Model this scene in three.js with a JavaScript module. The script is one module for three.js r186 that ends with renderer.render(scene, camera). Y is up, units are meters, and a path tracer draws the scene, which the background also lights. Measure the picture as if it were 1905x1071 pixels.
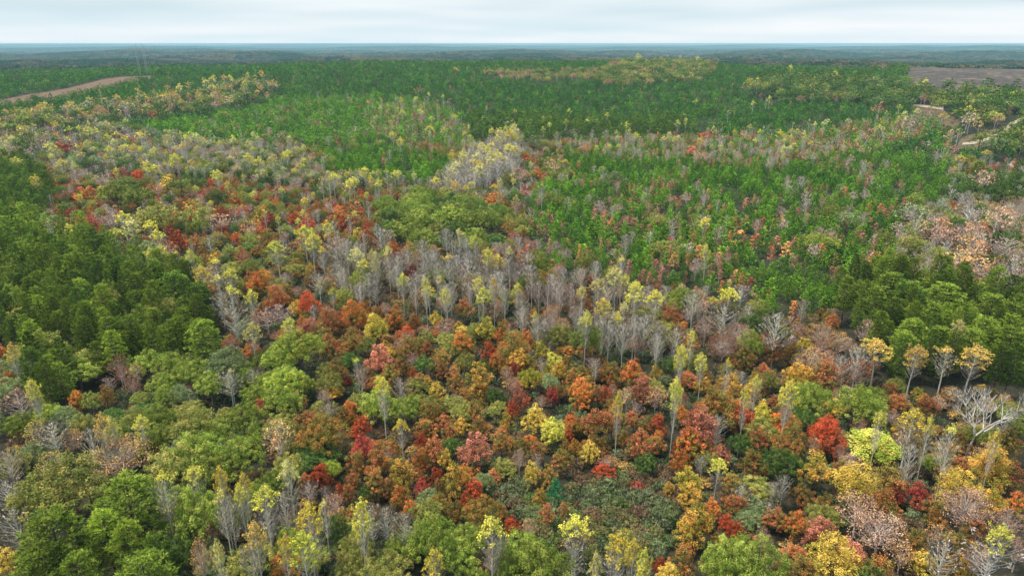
import * as THREE from 'three';
import { ImprovedNoise } from 'three/addons/math/ImprovedNoise.js';

// ---------------------------------------------------------------- camera, sky, sun, exposure
const PHOTO_W = 1905, PHOTO_H = 1071, FOCAL = 1270, EYE = 90;
const PITCH = Math.atan((535.5 - 80.5) / FOCAL);
const scene = new THREE.Scene();
const camera = new THREE.PerspectiveCamera(2 * Math.atan(535.5 / FOCAL) * 180 / Math.PI, PHOTO_W / PHOTO_H, 1, 60000);
camera.position.set(0, EYE, 0);
camera.rotation.set(-PITCH, 0, 0);
scene.add(camera);
const renderer = new THREE.WebGLRenderer({ antialias: true });
renderer.setSize(1024, 575);
renderer.toneMapping = THREE.LinearToneMapping;
renderer.toneMappingExposure = 3.0;
renderer.shadowMap.enabled = true;

const perlin = new ImprovedNoise();
const N2 = (x, z, k = 0) => perlin.noise(x, z, k + 0.37);
const smooth = (a, b, x) => { const t = Math.min(1, Math.max(0, (x - a) / (b - a))); return t * t * (3 - 2 * t); };
const lerp = (a, b, t) => a + (b - a) * t;
function rngOf(seed) {
  let s = (seed * 2654435761) >>> 0;
  return () => { s = (s + 0x6d2b79f5) | 0; let t = Math.imul(s ^ (s >>> 15), 1 | s); t = (t + Math.imul(t ^ (t >>> 7), 61 | t)) ^ t; return ((t ^ (t >>> 14)) >>> 0) / 4294967296; };
}

{ // overcast sky: a pale even deck with long low streaks, the same all the way round
  const w = 2048, h = 1024, data = new Float32Array(w * h * 4);
  for (let j = 0; j < h; j++) {
    const el = ((j + 0.5) / h - 0.5) * Math.PI, e = Math.max(0, el) * 180 / Math.PI;
    for (let i = 0; i < w; i++) {
      const az = (i + 0.5) / w * Math.PI * 2, cx = Math.cos(az), cz = Math.sin(az);
      const m = 1 / (0.035 + Math.sin(Math.max(0, el)));      // flat cloud deck seen in perspective
      let s = perlin.noise(cx * m * 0.13 + 3, cz * m * 0.13 + 7, 0.5) + 0.5 * perlin.noise(cx * m * 0.33 + 9, cz * m * 0.33, 1.5) + 0.25 * perlin.noise(cx * m * 0.8, cz * m * 0.8, 4.5);
      s *= 0.68;
      const d = smooth(0, 4.5, e);                             // paler towards the horizon
      const o = (j * w + i) * 4;
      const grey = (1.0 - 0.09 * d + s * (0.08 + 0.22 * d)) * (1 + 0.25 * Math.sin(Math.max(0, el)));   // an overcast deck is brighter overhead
      data[o] = 0.27 * grey * (1 - 0.05 * d + 0.25 * s); data[o + 1] = 0.303 * grey * (1 - 0.01 * d + 0.06 * s); data[o + 2] = 0.32 * grey; data[o + 3] = 1;
    }
  }
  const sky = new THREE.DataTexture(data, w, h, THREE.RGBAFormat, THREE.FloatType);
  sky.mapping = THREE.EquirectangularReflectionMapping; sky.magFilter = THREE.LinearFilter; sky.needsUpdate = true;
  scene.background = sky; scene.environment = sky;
}
const sun = new THREE.DirectionalLight(0xfff3e2, 1.5);
sun.position.set(-360, 900, -330); sun.target.position.set(0, 0, -300);
sun.castShadow = true; sun.shadow.radius = 20; sun.shadow.mapSize.set(4096, 4096);
Object.assign(sun.shadow.camera, { left: -700, right: 700, top: 700, bottom: -700, near: 10, far: 3000 });
scene.add(sun, sun.target);
scene.fog = new THREE.FogExp2(new THREE.Color().setRGB(0.48, 0.83, 1.0), 0.68e-4);

// ---------------------------------------------------------------- terrain
const CREST = [[-400, 34], [0, 33], [150, 34], [270, 35], [420, 33], [600, 39], [750, 44], [1050, 45], [1250, 41], [1400, 36], [1560, 36], [1690, 44], [1905, 46], [2400, 44]];
function crestHeight(x, z) {
  const px = 952.5 + FOCAL * Math.max(-1.4, Math.min(1.4, x / Math.max(1, -z)));
  for (let i = 1; i < CREST.length; i++) if (px <= CREST[i][0]) { const [a, p] = CREST[i - 1], [b, q] = CREST[i]; return lerp(p, q, smooth(a, b, px)); }
  return CREST[px < 0 ? 0 : CREST.length - 1][1];
}
const RIDGES = [[2650, 117, 5], [3500, 110, 6], [4900, 103.5, 6], [7000, 97.5, 5.5], [10200, 92.5, 4.5], [15000, 88.5, 3.4], [22000, 85.3, 3], [31000, 82.6, 2.6]];   // low wooded ridges one behind the other: distance, how far down their crest stands, how much it wavers
function terrain(x, z) {
  const r = Math.hypot(x, z);
  let y = smooth(60, 220, r) * (3.2 * N2(x / 190, z / 190) + 1.1 * N2(x / 70, z / 70, 3));
  if (r < 400) return y;
  const crest = 1480 + 160 * N2(x / 900, z / 900, 8);
  y += crestHeight(x, z) * (z < 0 ? 1 : smooth(600, 0, z)) * smooth(520, crest, r) * (1 - 0.9 * smooth(crest + 120, crest + 1000, r));
  y += smooth(600, 1100, r) * 5 * N2(x / 330, z / 330, 5);
  if (r > 1900) {
    const az = Math.atan2(x, -z); let m = -95;
    for (let k = 0; k < RIDGES.length; k++) {
      const [R, low, vary] = RIDGES[k], c = R * (1 + 0.1 * N2(az * 2.2, k * 7.3, 4)), p = Math.min(76, EYE - 9 - c * (low - 80.5 + vary * (1.5 * N2(az * 6 + k * 3.1, 2.2, k) + 0.7 * N2(az * 19, k * 5.1, 9))) / 1410), q = (r - c) / (R * 0.075);
      m = Math.max(m, lerp(-95, p, Math.exp(-q * q)));
    }
    y += smooth(1900, 2700, r) * (m + 5 * N2(x / 420, z / 420, 6));
  }
  return y;
}
function rayOf(px, py) {
  const c = Math.cos(PITCH), s = Math.sin(PITCH), u = (px - 952.5) / FOCAL, v = -(py - 535.5) / FOCAL;
  return [u, v * c - s, -c - v * s];
}
// the point of the land (plus `up` metres) that the photograph shows at a pixel
function at(px, py, up = 0) {
  const [dx, dy, dz] = rayOf(px, py);
  let t0 = 40, t1 = 40;
  const under = (t) => EYE + dy * t - terrain(dx * t, dz * t) - up < 0;
  while (t1 < 26000 && !under(t1)) { t0 = t1; t1 *= 1.012; }
  for (let k = 0; k < 18; k++) { const m = (t0 + t1) / 2; if (under(m)) t1 = m; else t0 = m; }
  return { x: dx * t1, z: dz * t1, y: terrain(dx * t1, dz * t1), d: t1 };
}
function toPhoto(x, y, z) {
  const c = Math.cos(PITCH), s = Math.sin(PITCH), dy = y - EYE, f = -z * c - dy * s, up = dy * c - z * s;
  return [952.5 + FOCAL * x / f, 535.5 - FOCAL * up / f, f];
}

// ---------------------------------------------------------------- materials
const lin = (r, g, b) => new THREE.Color().setRGB(r / 255, g / 255, b / 255, THREE.SRGBColorSpace);
const GAIN = 1.32;
const leafColor = (rgb, k = 1) => { const c = lin(...rgb), l = 0.3 * c.r + 0.6 * c.g + 0.1 * c.b; c.r = lerp(c.r, l, 0.02); c.g = lerp(c.g, l, 0.02); c.b = lerp(c.b, l, 0.02); return c.setRGB(Math.min(0.8, c.r * GAIN * k), Math.min(0.75, c.g * GAIN * k), Math.min(0.7, c.b * GAIN * k)); };
const leafMat = (c) => new THREE.MeshPhysicalMaterial({ color: c, roughness: 0.75, specularIntensity: 0.1, vertexColors: true, side: THREE.DoubleSide, transmission: 0.1, thickness: 0 });
const barkMat = (r, g, b) => new THREE.MeshStandardMaterial({ color: lin(r, g, b), roughness: 0.9, vertexColors: true, side: THREE.DoubleSide });
const BARK = { brown: barkMat(104, 90, 78), grey: barkMat(214, 209, 198), white: barkMat(230, 225, 219), pink: barkMat(208, 192, 184), dark: barkMat(84, 74, 66) };

// main leaf colour and the second tone mixed through the crown
const LEAF = {
  P: { _: [[94, 114, 38], [124, 140, 50]], d: [[70, 94, 34], [100, 120, 44]], l: [[132, 148, 50], [106, 128, 42]] },
  Y: { _: [[84, 124, 32], [116, 148, 44]], d: [[54, 94, 30], [80, 116, 40]], l: [[118, 152, 46], [94, 130, 38]], b: [[40, 112, 70], [62, 126, 80]] },
  O: { g: [[106, 124, 46], [138, 148, 64]], o: [[118, 124, 58], [148, 142, 74]], d: [[66, 92, 42], [94, 114, 52]], s: [[128, 140, 96], [108, 124, 76]], l: [[152, 160, 60], [122, 142, 54]], u: [[112, 104, 46], [152, 112, 54]], y: [[150, 156, 54], [184, 164, 62]] },
  M: { r: [[176, 78, 46], [140, 74, 44]], c: [[146, 58, 54], [158, 82, 60]], o: [[186, 108, 54], [138, 118, 50]], a: [[204, 158, 70], [150, 136, 54]], n: [[158, 98, 62], [118, 104, 54]], k: [[180, 114, 92], [146, 92, 68]], y: [[206, 182, 74], [150, 148, 58]], l: [[196, 196, 80], [150, 166, 60]], u: [[118, 108, 52], [160, 108, 58]] },
  T: { y: [[232, 206, 70], [212, 192, 66]], l: [[204, 206, 68], [182, 190, 66]], p: [[214, 200, 118], [196, 182, 104]], a: [[222, 172, 88], [204, 176, 84]] },
  H: { k: [[202, 158, 130], [180, 136, 110]], a: [[208, 162, 102], [190, 138, 86]], n: [[168, 110, 84], [146, 98, 76]], y: [[210, 190, 94], [190, 170, 84]], p: [[184, 156, 146], [170, 138, 128]], s: [[158, 170, 130], [142, 156, 112]] },
  C: { o: [[198, 120, 74], [174, 106, 68]], r: [[168, 84, 74], [146, 74, 68]], k: [[184, 122, 116], [170, 106, 98]], n: [[162, 110, 88], [140, 100, 78]], y: [[212, 172, 84], [188, 160, 78]], a: [[206, 146, 84], [184, 128, 76]], g: [[142, 140, 84], [160, 132, 88]] },
  B: { g: [[170, 160, 140], [170, 160, 140]], w: [[180, 160, 150], [180, 160, 150]], p: [[180, 140, 130], [180, 140, 130]] },
  S: { s: [[106, 116, 78], [88, 100, 62]], o: [[96, 98, 52], [114, 106, 60]], n: [[112, 82, 60], [92, 76, 52]], g: [[76, 96, 44], [98, 112, 58]], d: [[50, 64, 36], [66, 76, 44]], a: [[172, 132, 72], [142, 116, 64]], r: [[150, 66, 54], [130, 72, 54]] },  // shrub tones darkened to stand in for shade in the gaps between crowns
};
const matCache = {};
function leafPair(sp, col, v) {
  const key = sp + col + v;
  if (!matCache[key]) {
    const [a, b] = LEAF[sp][col] || LEAF[sp]._, k = [1, 0.74, 1.26][v];
    matCache[key] = [leafMat(leafColor(a, k)), leafMat(leafColor(b, k))];
  }
  return matCache[key];
}

// ---------------------------------------------------------------- geometry of trees
class Geo {
  constructor() { this.p = []; this.n = []; this.c = []; this.ia = []; this.ib = []; }
  vert(x, y, z, nx, ny, nz, r, g, b) { this.p.push(x, y, z); this.n.push(nx, ny, nz); this.c.push(r, g, b); return this.p.length / 3 - 1; }
  // a tapered limb through points [x, y, z, radius]
  limb(pts, sides = 4, tone = 1) {
    let prev = null;
    for (let k = 0; k < pts.length; k++) {
      const [x, y, z, r] = pts[k], q = pts[Math.min(k + 1, pts.length - 1)], o = pts[Math.max(k - 1, 0)];
      let dx = q[0] - o[0], dy = q[1] - o[1], dz = q[2] - o[2]; const L = Math.hypot(dx, dy, dz) || 1; dx /= L; dy /= L; dz /= L;
      let ux = dy, uy = -dx, uz = 0; if (Math.hypot(ux, uy) < 0.2) { ux = 0; uy = dz; uz = -dy; }
      const ul = Math.hypot(ux, uy, uz) || 1; ux /= ul; uy /= ul; uz /= ul;
      const vx = dy * uz - dz * uy, vy = dz * ux - dx * uz, vz = dx * uy - dy * ux, ring = [];
      for (let s = 0; s < sides; s++) {
        const a = s / sides * Math.PI * 2, c = Math.cos(a), n = Math.sin(a), ex = ux * c + vx * n, ey = uy * c + vy * n, ez = uz * c + vz * n;
        ring.push(this.vert(x + ex * r, y + ey * r, z + ez * r, ex, ey, ez, tone, tone, tone));
      }
      if (prev) for (let s = 0; s < sides; s++) { const t = (s + 1) % sides; this.ia.push(prev[s], prev[t], ring[t], prev[s], ring[t], ring[s]); }
      prev = ring;
    }
  }
  // a thin twig: one long sliver
  twig(x, y, z, ex, ey, ez, w, rng) {
    const dx = ex - x, dy = ey - y, dz = ez - z; let sx = dz + (rng() - 0.5) * dy, sy = (rng() - 0.5) * 0.6 * Math.abs(dx), sz = -dx + (rng() - 0.5) * dy;
    const l = Math.hypot(sx, sy, sz) || 1; sx *= w / l; sy *= w / l; sz *= w / l;
    const t = 0.8 + rng() * 0.4, nx = rng() - 0.5, ny = 0.6, nz = rng() - 0.2, a = this.vert(x - sx, y - sy, z - sz, nx, ny, nz, t, t, t), b = this.vert(x + sx, y + sy, z + sz, nx, ny, nz, t, t, t), c = this.vert(ex, ey, ez, nx, ny, nz, t, t, t);
    this.ia.push(a, b, c);
  }
  // one leaf spray: a rhombus of length L and width W whose face looks along n
  leaf(x, y, z, nx, ny, nz, L, W, rng, second, tone) {
    let ax = rng() - 0.5, ay = rng() - 0.6, az = rng() - 0.5; const dot = ax * nx + ay * ny + az * nz; ax -= dot * nx; ay -= dot * ny; az -= dot * nz;
    const al = Math.hypot(ax, ay, az) || 1; ax /= al; ay /= al; az /= al;
    const bx = ny * az - nz * ay, by = nz * ax - nx * az, bz = nx * ay - ny * ax, h = L / 2, w = W / 2, k = h * 0.25;
    const t = tone * (0.6 + rng() * 0.8), r = t * (0.9 + rng() * 0.2), g = t, b = t * (0.75 + rng() * 0.5), f = second ? this.ib : this.ia;
    const p = this.vert(x - ax * h, y - ay * h, z - az * h, nx, ny, nz, r, g, b), q = this.vert(x + bx * w - nx * k, y + by * w - ny * k, z + bz * w - nz * k, nx, ny, nz, r, g, b);
    const s = this.vert(x + ax * h, y + ay * h, z + az * h, nx, ny, nz, r, g, b), u = this.vert(x - bx * w - nx * k, y - by * w - ny * k, z - bz * w - nz * k, nx, ny, nz, r, g, b);
    f.push(p, s, q, p, u, s);
  }
  // a round spray of leaves about a point
  clump(c, r, n, L, W, rng, second, squash = 0.8) {
    const tone = 0.8 + rng() * 0.4;
    for (let k = 0; k < n; k++) {
      let y = rng() * 1.7 - 0.7, a = rng() * Math.PI * 2, s = Math.sqrt(Math.max(0, 1 - y * y)), x = s * Math.cos(a), z = s * Math.sin(a);
      const d = r * (0.5 + 0.6 * rng());
      let nx = x * 0.7 + (rng() - 0.5) * 1.2, ny = y * 0.7 + 0.4 + (rng() - 0.5) * 1.0, nz = z * 0.7 + (rng() - 0.5) * 1.2; const l = Math.hypot(nx, ny, nz) || 1;
      this.leaf(c[0] + x * d, c[1] + y * d * squash, c[2] + z * d, nx / l, ny / l, nz / l, L * (0.7 + rng() * 0.6), W * (0.7 + rng() * 0.6), rng, second, tone);
    }
  }
  // a tuft of needles: slivers that fan out from a point
  tuft(c, dir, n, L, W, rng, second) {
    const tone = 0.8 + rng() * 0.4, f = second ? this.ib : this.ia;
    for (let k = 0; k < n; k++) {
      let dx = dir[0] * 0.5 + (rng() - 0.5) * 1.7, dy = dir[1] * 0.5 + 0.5 + (rng() - 0.5) * 1.3, dz = dir[2] * 0.5 + (rng() - 0.5) * 1.7; const l = Math.hypot(dx, dy, dz) || 1; dx /= l; dy /= l; dz /= l;
      let sx = rng() - 0.5, sy = rng() - 0.5, sz = rng() - 0.5; const e = sx * dx + sy * dy + sz * dz; sx -= e * dx; sy -= e * dy; sz -= e * dz; const m = Math.hypot(sx, sy, sz) || 1, w = W / m / 2; sx *= w; sy *= w; sz *= w;
      const q = L * (0.7 + 0.6 * rng()), t = tone * (0.7 + rng() * 0.6); let fx = dy * sz - dz * sy, fy = dz * sx - dx * sz, fz = dx * sy - dy * sx; const fl = (fy < 0 ? -1 : 1) / (Math.hypot(fx, fy, fz) || 1), nx = fx * fl, ny = fy * fl + 0.25, nz = fz * fl;
      const x = c[0] + dx * q * 0.12, y = c[1] + dy * q * 0.12, z = c[2] + dz * q * 0.12, mx = c[0] + dx * q * 0.6, my = c[1] + dy * q * 0.6, mz = c[2] + dz * q * 0.6;
      const i0 = this.vert(x, y, z, nx, ny, nz, t, t, t), i1 = this.vert(mx + sx, my + sy, mz + sz, nx, ny, nz, t, t, t), i2 = this.vert(mx - sx, my - sy, mz - sz, nx, ny, nz, t, t, t), i3 = this.vert(c[0] + dx * q, c[1] + dy * q, c[2] + dz * q, nx, ny, nz, t, t, t);
      const gx = (my - y) * sz - (mz - z) * sy, gy = (mz - z) * sx - (mx - x) * sz, gz = (mx - x) * sy - (my - y) * sx;
      if (gx * nx + gy * ny + gz * nz < 0) f.push(i0, i1, i2, i1, i3, i2); else f.push(i0, i2, i1, i2, i3, i1);
    }
  }
  build() {
    if (!this.p.length) return null;
    const g = new THREE.BufferGeometry();
    for (let i = 0; i < this.n.length; i += 3) { const l = Math.hypot(this.n[i], this.n[i + 1], this.n[i + 2]) || 1; this.n[i] /= l; this.n[i + 1] /= l; this.n[i + 2] /= l; }
    g.setAttribute('position', new THREE.Float32BufferAttribute(this.p, 3));
    g.setAttribute('normal', new THREE.Float32BufferAttribute(this.n, 3));
    g.setAttribute('color', new THREE.Float32BufferAttribute(this.c, 3));
    g.setIndex(this.ia.concat(this.ib));
    g.addGroup(0, this.ia.length, 0);
    if (this.ib.length) g.addGroup(this.ia.length, this.ib.length, 1);
    return g;
  }
}
const dirOf = (i, n, rng) => { const y = 1 - 2 * (i + 0.5) / n, a = i * 2.39996 + rng() * 0.9, s = Math.sqrt(Math.max(0, 1 - y * y)); return [s * Math.cos(a), y, s * Math.sin(a)]; };

// every species: natural height and width, and a function that fills wood and leaves; lod 0 near, 1 middle, 2 far
const SPECIES = {
  M: { // maple and other full crowns, uneven and upright
    h: 10, w: 7, bark: 'brown', make(rng, lod, W, F, fine) {
      const lobes = 4 + Math.floor(rng() * 3), per = fine ? 80 : [56, 22, 9][lod], L = fine ? 0.2 : [0.3, 0.54, 1.1][lod], n = fine ? 24 : [15, 9, 4][lod], lean = (rng() - 0.5) * 0.8, spire = rng();
      W.limb([[0, -0.6, 0, 0.2], [lean * 0.2, 3, 0, 0.15], [lean * 0.6, 6.5, 0.1, 0.08], [lean, 9, 0, 0.02]], lod ? 3 : 5);
      for (let b = 0; b < lobes; b++) {
        const top = b === 0, a = b / (lobes - 1) * Math.PI * 2 + rng() * 0.9, R = top ? 0.3 : 1.3 + rng() * 0.7, cx = lean + R * Math.cos(a), cz = R * Math.sin(a), cy = top ? 7.4 + spire * 0.4 : 3.6 + rng() * 2.6, r = top ? 1.7 - spire * 0.4 : 1.55 + rng() * 0.55, sq = 1.05 + rng() * 0.35, mix = rng() < 0.3 ? 0.7 : 0.25;
        if (lod < 2) W.limb([[lean * 0.3, 2 + rng() * 2, 0, 0.08], [cx * 0.6, cy - 0.8, cz * 0.6, 0.05], [cx, cy + r * 0.7, cz, 0.015]], 3);
        for (let i = 0; i < n; i++) {
          const d = dirOf(i, n, rng); if (d[1] < -0.75) continue;
          const k = r * (0.62 + rng() * 0.46), c = [cx + d[0] * k, cy + d[1] * k * sq, cz + d[2] * k];
          if (lod === 0) for (let j = 0; j < 3; j++) W.twig(lerp(cx * 0.6, cx, 0.5), cy - 0.4 + r * 0.35, lerp(cz * 0.6, cz, 0.5), c[0] + d[0] * 0.5 + (rng() - 0.5) * 0.8, c[1] + d[1] * 0.5 + rng() * 0.6, c[2] + d[2] * 0.5 + (rng() - 0.5) * 0.8, 0.022, rng);
          F.clump(c, [0.7, 0.8, 1.2][lod] * (0.6 + rng() * 0.6), per, L, L * 0.62, rng, rng() < mix, 1);
        }
      }
    },
  },
  O: { // oak, broad billowing crown
    h: 13, w: 11, bark: 'brown', make(rng, lod, W, F) {
      const lobes = 6 + Math.floor(rng() * 3), per = [76, 28, 10][lod], L = [0.37, 0.64, 1.25][lod];
      W.limb([[0, -0.8, 0, 0.32], [0.1, 4, 0, 0.26], [0.2, 8, 0.1, 0.14], [0, 11, 0, 0.05]], lod ? 3 : 5);
      for (let b = 0; b < lobes; b++) {
        const a = b / (lobes - 1) * Math.PI * 2 + rng() * 0.7, top = b === 0, R = top ? 0.4 : 2.6 + rng() * 0.8, cx = R * Math.cos(a), cz = R * Math.sin(a), cy = top ? 9.6 : 6.2 + rng() * 2.2, r = 2.5 + rng() * 0.7;
        if (lod < 2) W.limb([[0, 4 + rng() * 2, 0, 0.15], [cx * 0.6, cy - 1, cz * 0.6, 0.09], [cx, cy + 1, cz, 0.03]], 3);
        const n = [21, 13, 6][lod];
        for (let i = 0; i < n; i++) {
          const d = dirOf(i, n, rng); if (d[1] < -0.6) continue;
          const k = r * (0.72 + rng() * 0.34), c = [cx + d[0] * k, cy + d[1] * k * 0.95, cz + d[2] * k];
          F.clump(c, [0.85, 1.0, 1.5][lod] * (0.6 + rng() * 0.65), per, L, L * 0.4, rng, rng() < 0.4, 1);
        }
      }
    },
  },
  P: { // grown pine, tufted
    h: 15, w: 7, bark: 'dark', make(rng, lod, W, F) {
      const whorls = [11, 8, 6][lod], per = [16, 9, 5][lod], L = [0.52, 0.85, 1.4][lod], wd = [0.1, 0.2, 0.45][lod];
      W.limb([[0, -0.8, 0, 0.2], [0, 6, 0, 0.16], [0.1, 11, 0, 0.1], [0, 14.6, 0, 0.03]], lod ? 3 : 5);
      for (let k = 0; k < whorls; k++) {
        const t = k / (whorls - 1), y = lerp(4.6, 14.3, t), R = 3.3 * Math.pow(1 - t * 0.95, 0.45) * (t < 0.16 ? 0.75 : 1), nb = Math.max(3, Math.round([8, 6, 5][lod] * (1 - 0.45 * t)));
        for (let b = 0; b < nb; b++) {
          const a = b / nb * Math.PI * 2 + k * 1.3 + rng() * 0.7, len = R * (0.75 + rng() * 0.42), up = 0.25 + t * 0.6, dx = Math.cos(a), dz = Math.sin(a);
          const tip = [dx * len, y + len * up * 0.55, dz * len];
          if (lod === 0) W.limb([[0, y - 0.4, 0, 0.05], [tip[0] * 0.6, y + len * 0.1, tip[2] * 0.6, 0.035], [...tip, 0.015]], 3);
          const nt = [7, 4, 2][lod];
          for (let j = 0; j < nt; j++) {
            const f = j ? 0.45 + 0.55 * rng() : 1, side = j ? (rng() - 0.5) * 1.5 : 0;
            F.tuft([tip[0] * f - dz * side, lerp(y, tip[1], f) + rng() * 0.3, tip[2] * f + dx * side], [dx, 0.5, dz], per, L, wd, rng, rng() < 0.35);
          }
        }
      }
      for (let j = 0; j < [8, 4, 2][lod]; j++) F.tuft([(rng() - 0.5) * 0.8, 14.2 + rng() * 0.5, (rng() - 0.5) * 0.8], [0, 1, 0], per, L, wd, rng, true);
    },
  },
  Y: { // young plantation pine
    h: 7, w: 3.6, bark: 'dark', make(rng, lod, W, F) {
      const whorls = [9, 7, 5][lod], per = [10, 7, 5][lod], L = [0.45, 0.66, 1.0][lod], wd = [0.1, 0.2, 0.42][lod], full = 0.5 + rng() * 0.3, bend = (rng() - 0.5) * 0.8;
      if (lod < 2) W.limb([[0, -0.5, 0, 0.08], [0, 3.5, 0, 0.06], [0, 6.7, 0, 0.02]], 3);
      for (let k = 0; k < whorls; k++) {
        const t = k / (whorls - 1), y = lerp(0.9, 6.5, t), R = 1.75 * Math.pow(1 - t * 0.92, full), nb = Math.max(2, Math.round([6, 5, 4][lod] * (1 - 0.5 * t)));
        for (let b = 0; b < nb; b++) {
          const a = b / nb * Math.PI * 2 + k * 1.9 + rng() * 0.8, len = R * (0.7 + rng() * 0.5), dx = Math.cos(a), dz = Math.sin(a);
          for (let j = 0; j < [3, 2, 1][lod]; j++) { const f = j ? 0.35 + 0.5 * rng() : 1; F.tuft([dx * len * f + bend * t, y + len * f * 0.35, dz * len * f], [dx, 0.7, dz], per, L, wd, rng, rng() < 0.4); }
        }
      }
    },
  },
  T: { // tall poplar: leaves left at the top, bare grey stem and twigs below
    h: 19, w: 5.4, bark: 'grey', make(rng, lod, W, F) {
      const nb = [58, 34, 15][lod], lean = (rng() - 0.5) * 1.6, per = [15, 7, 3][lod], L = [0.25, 0.44, 0.85][lod], leafFrom = 11.5 + rng() * 6.5, tw = [0.03, 0.05, 0.1][lod], from = 5 + rng() * 3;
      W.limb([[0, -0.8, 0, 0.17], [lean * 0.2, 7, 0.1, 0.13], [lean * 0.6, 13, -0.1, 0.085], [lean, 18.6, 0, 0.025]], lod ? 3 : 5);
      for (let i = 0; i < nb; i++) {
        const t = i / nb, y = lerp(from, 17, t) + rng() * 0.5, a = i * 2.4 + rng(), prof = Math.sin(Math.PI * Math.min(1, 0.2 + t * 0.76)) * 2.6 * (0.65 + rng() * 0.45), rise = prof * (0.8 + rng() * 0.6) + (1 - t) * 0.6;
        const bx = lean * y / 19, dx = Math.cos(a), dz = Math.sin(a), tip = [bx + dx * prof, Math.min(18.9, y + rise), dz * prof];
        W.limb([[bx, y, 0, 0.05], [bx + dx * prof * 0.55, y + rise * 0.4, dz * prof * 0.55, 0.034], [...tip, 0.012]], 3);
        for (let j = 0; j < [26, 11, 4][lod]; j++) {
          const f = 0.25 + 0.75 * rng(), x = lerp(bx, tip[0], f), yy = lerp(y, tip[1], f * (0.7 + 0.3 * f)), z = tip[2] * f, q = 0.5 + rng() * 0.9;
          W.twig(x, yy, z, x + (dx * 0.3 + rng() - 0.5) * q, yy + (0.35 + rng() * 0.6) * q, z + (dz * 0.3 + rng() - 0.5) * q, tw, rng);
        }
        const leafy = tip[1] - leafFrom + (rng() - 0.5) * 1.6;
        if (leafy > 0) for (let j = 0; j < 3; j++) {
          const f = j ? 0.5 + 0.5 * rng() : 1, c = [lerp(bx, tip[0], f) + (rng() - 0.5) * 0.7 * (j ? 1 : 0), lerp(y, tip[1], f * (0.7 + 0.3 * f)) + (rng() - 0.3) * 0.5, tip[2] * f + (rng() - 0.5) * 0.7 * (j ? 1 : 0)];
          if (c[1] > leafFrom - 0.5) F.clump(c, [0.48, 0.55, 0.75][lod] * (0.6 + rng() * 0.7), per, L, L * 0.75, rng, rng() < 0.4, 0.85);
        } else if (rng() < 0.3) F.clump(tip, 0.55, per * 0.3, L, L * 0.7, rng, true);
      }
      F.clump([lean, 18.4, 0], 0.6, per * 1.6, L, L * 0.75, rng, false);
    },
  },
  H: { // half-bare hardwood, twigs with thin leaves
    h: 11, w: 7.4, bark: 'pink', make(rng, lod, W, F, fine) {
      const nb = fine ? 84 : [44, 26, 12][lod], per = fine ? 26 : [18, 8, 5][lod], L = fine ? 0.17 : [0.29, 0.52, 1.0][lod], tw = fine ? 0.018 : [0.028, 0.05, 0.09][lod];
      W.limb([[0, -0.6, 0, 0.19], [0.15, 3, 0, 0.15], [0.1, 6, 0.2, 0.09], [0, 9.5, 0, 0.03]], lod ? 3 : 5);
      for (let i = 0; i < nb; i++) {
        const d = dirOf(i, nb, rng); d[1] = Math.abs(d[1]) * 1.1 - 0.25;
        const R = 3.2 * (0.72 + 0.36 * rng()), y0 = 2.6 + 4 * rng(), tip = [d[0] * R, 6.4 + d[1] * 4.1, d[2] * R], m = [tip[0] * 0.5 + (rng() - 0.5) * 0.6, lerp(y0, tip[1], 0.42), tip[2] * 0.5 + (rng() - 0.5) * 0.6];
        W.limb([[0, y0, 0, 0.075], [...m, 0.045], [...tip, 0.014]], 3);
        for (let j = 0; j < [20, 8, 3][lod]; j++) {
          const f = 0.25 + 0.75 * rng(), x = lerp(m[0], tip[0], f), y = lerp(m[1], tip[1], f), z = lerp(m[2], tip[2], f), q = 0.6 + rng() * 0.9;
          W.twig(x, y, z, x + (d[0] * 0.5 + rng() - 0.5) * q, y + (0.3 + rng() * 0.6) * q, z + (d[2] * 0.5 + rng() - 0.5) * q, tw, rng);
        }
        if (rng() < 0.86) F.clump([tip[0], tip[1] - 0.1, tip[2]], [0.95, 1.05, 1.3][lod] * (0.7 + rng() * 0.6), per, L, L * 0.55, rng, rng() < 0.4);
        if (rng() < 0.5) F.clump(m, 0.8, per * 0.5, L, L * 0.55, rng, rng() < 0.5);
      }
    },
  },
  B: { // bare tree
    h: 14, w: 6.4, bark: 'grey', make(rng, lod, W, F) {
      const nb = [58, 36, 16][lod], tw = [0.03, 0.055, 0.11][lod], lean = (rng() - 0.5) * 0.8;
      W.limb([[0, -0.6, 0, 0.16], [lean * 0.3, 5, 0.1, 0.12], [lean * 0.6, 9, 0, 0.07], [lean, 13.5, 0, 0.02]], lod ? 3 : 5);
      for (let i = 0; i < nb; i++) {
        const t = i / nb, y = lerp(3.6, 12.2, t), a = i * 2.4 + rng(), R = 3 * Math.sin(Math.PI * Math.min(1, 0.2 + 0.78 * t)) * (0.75 + 0.4 * rng()), rise = R * (0.7 + 0.5 * rng()) + 0.5, bx = lean * y / 14, dx = Math.cos(a), dz = Math.sin(a);
        const tip = [bx + dx * R, Math.min(14, y + rise), dz * R], m = [bx + dx * R * 0.5, y + rise * 0.4, dz * R * 0.5];
        W.limb([[bx, y, 0, 0.06], [...m, 0.038], [...tip, 0.012]], 3);
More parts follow.
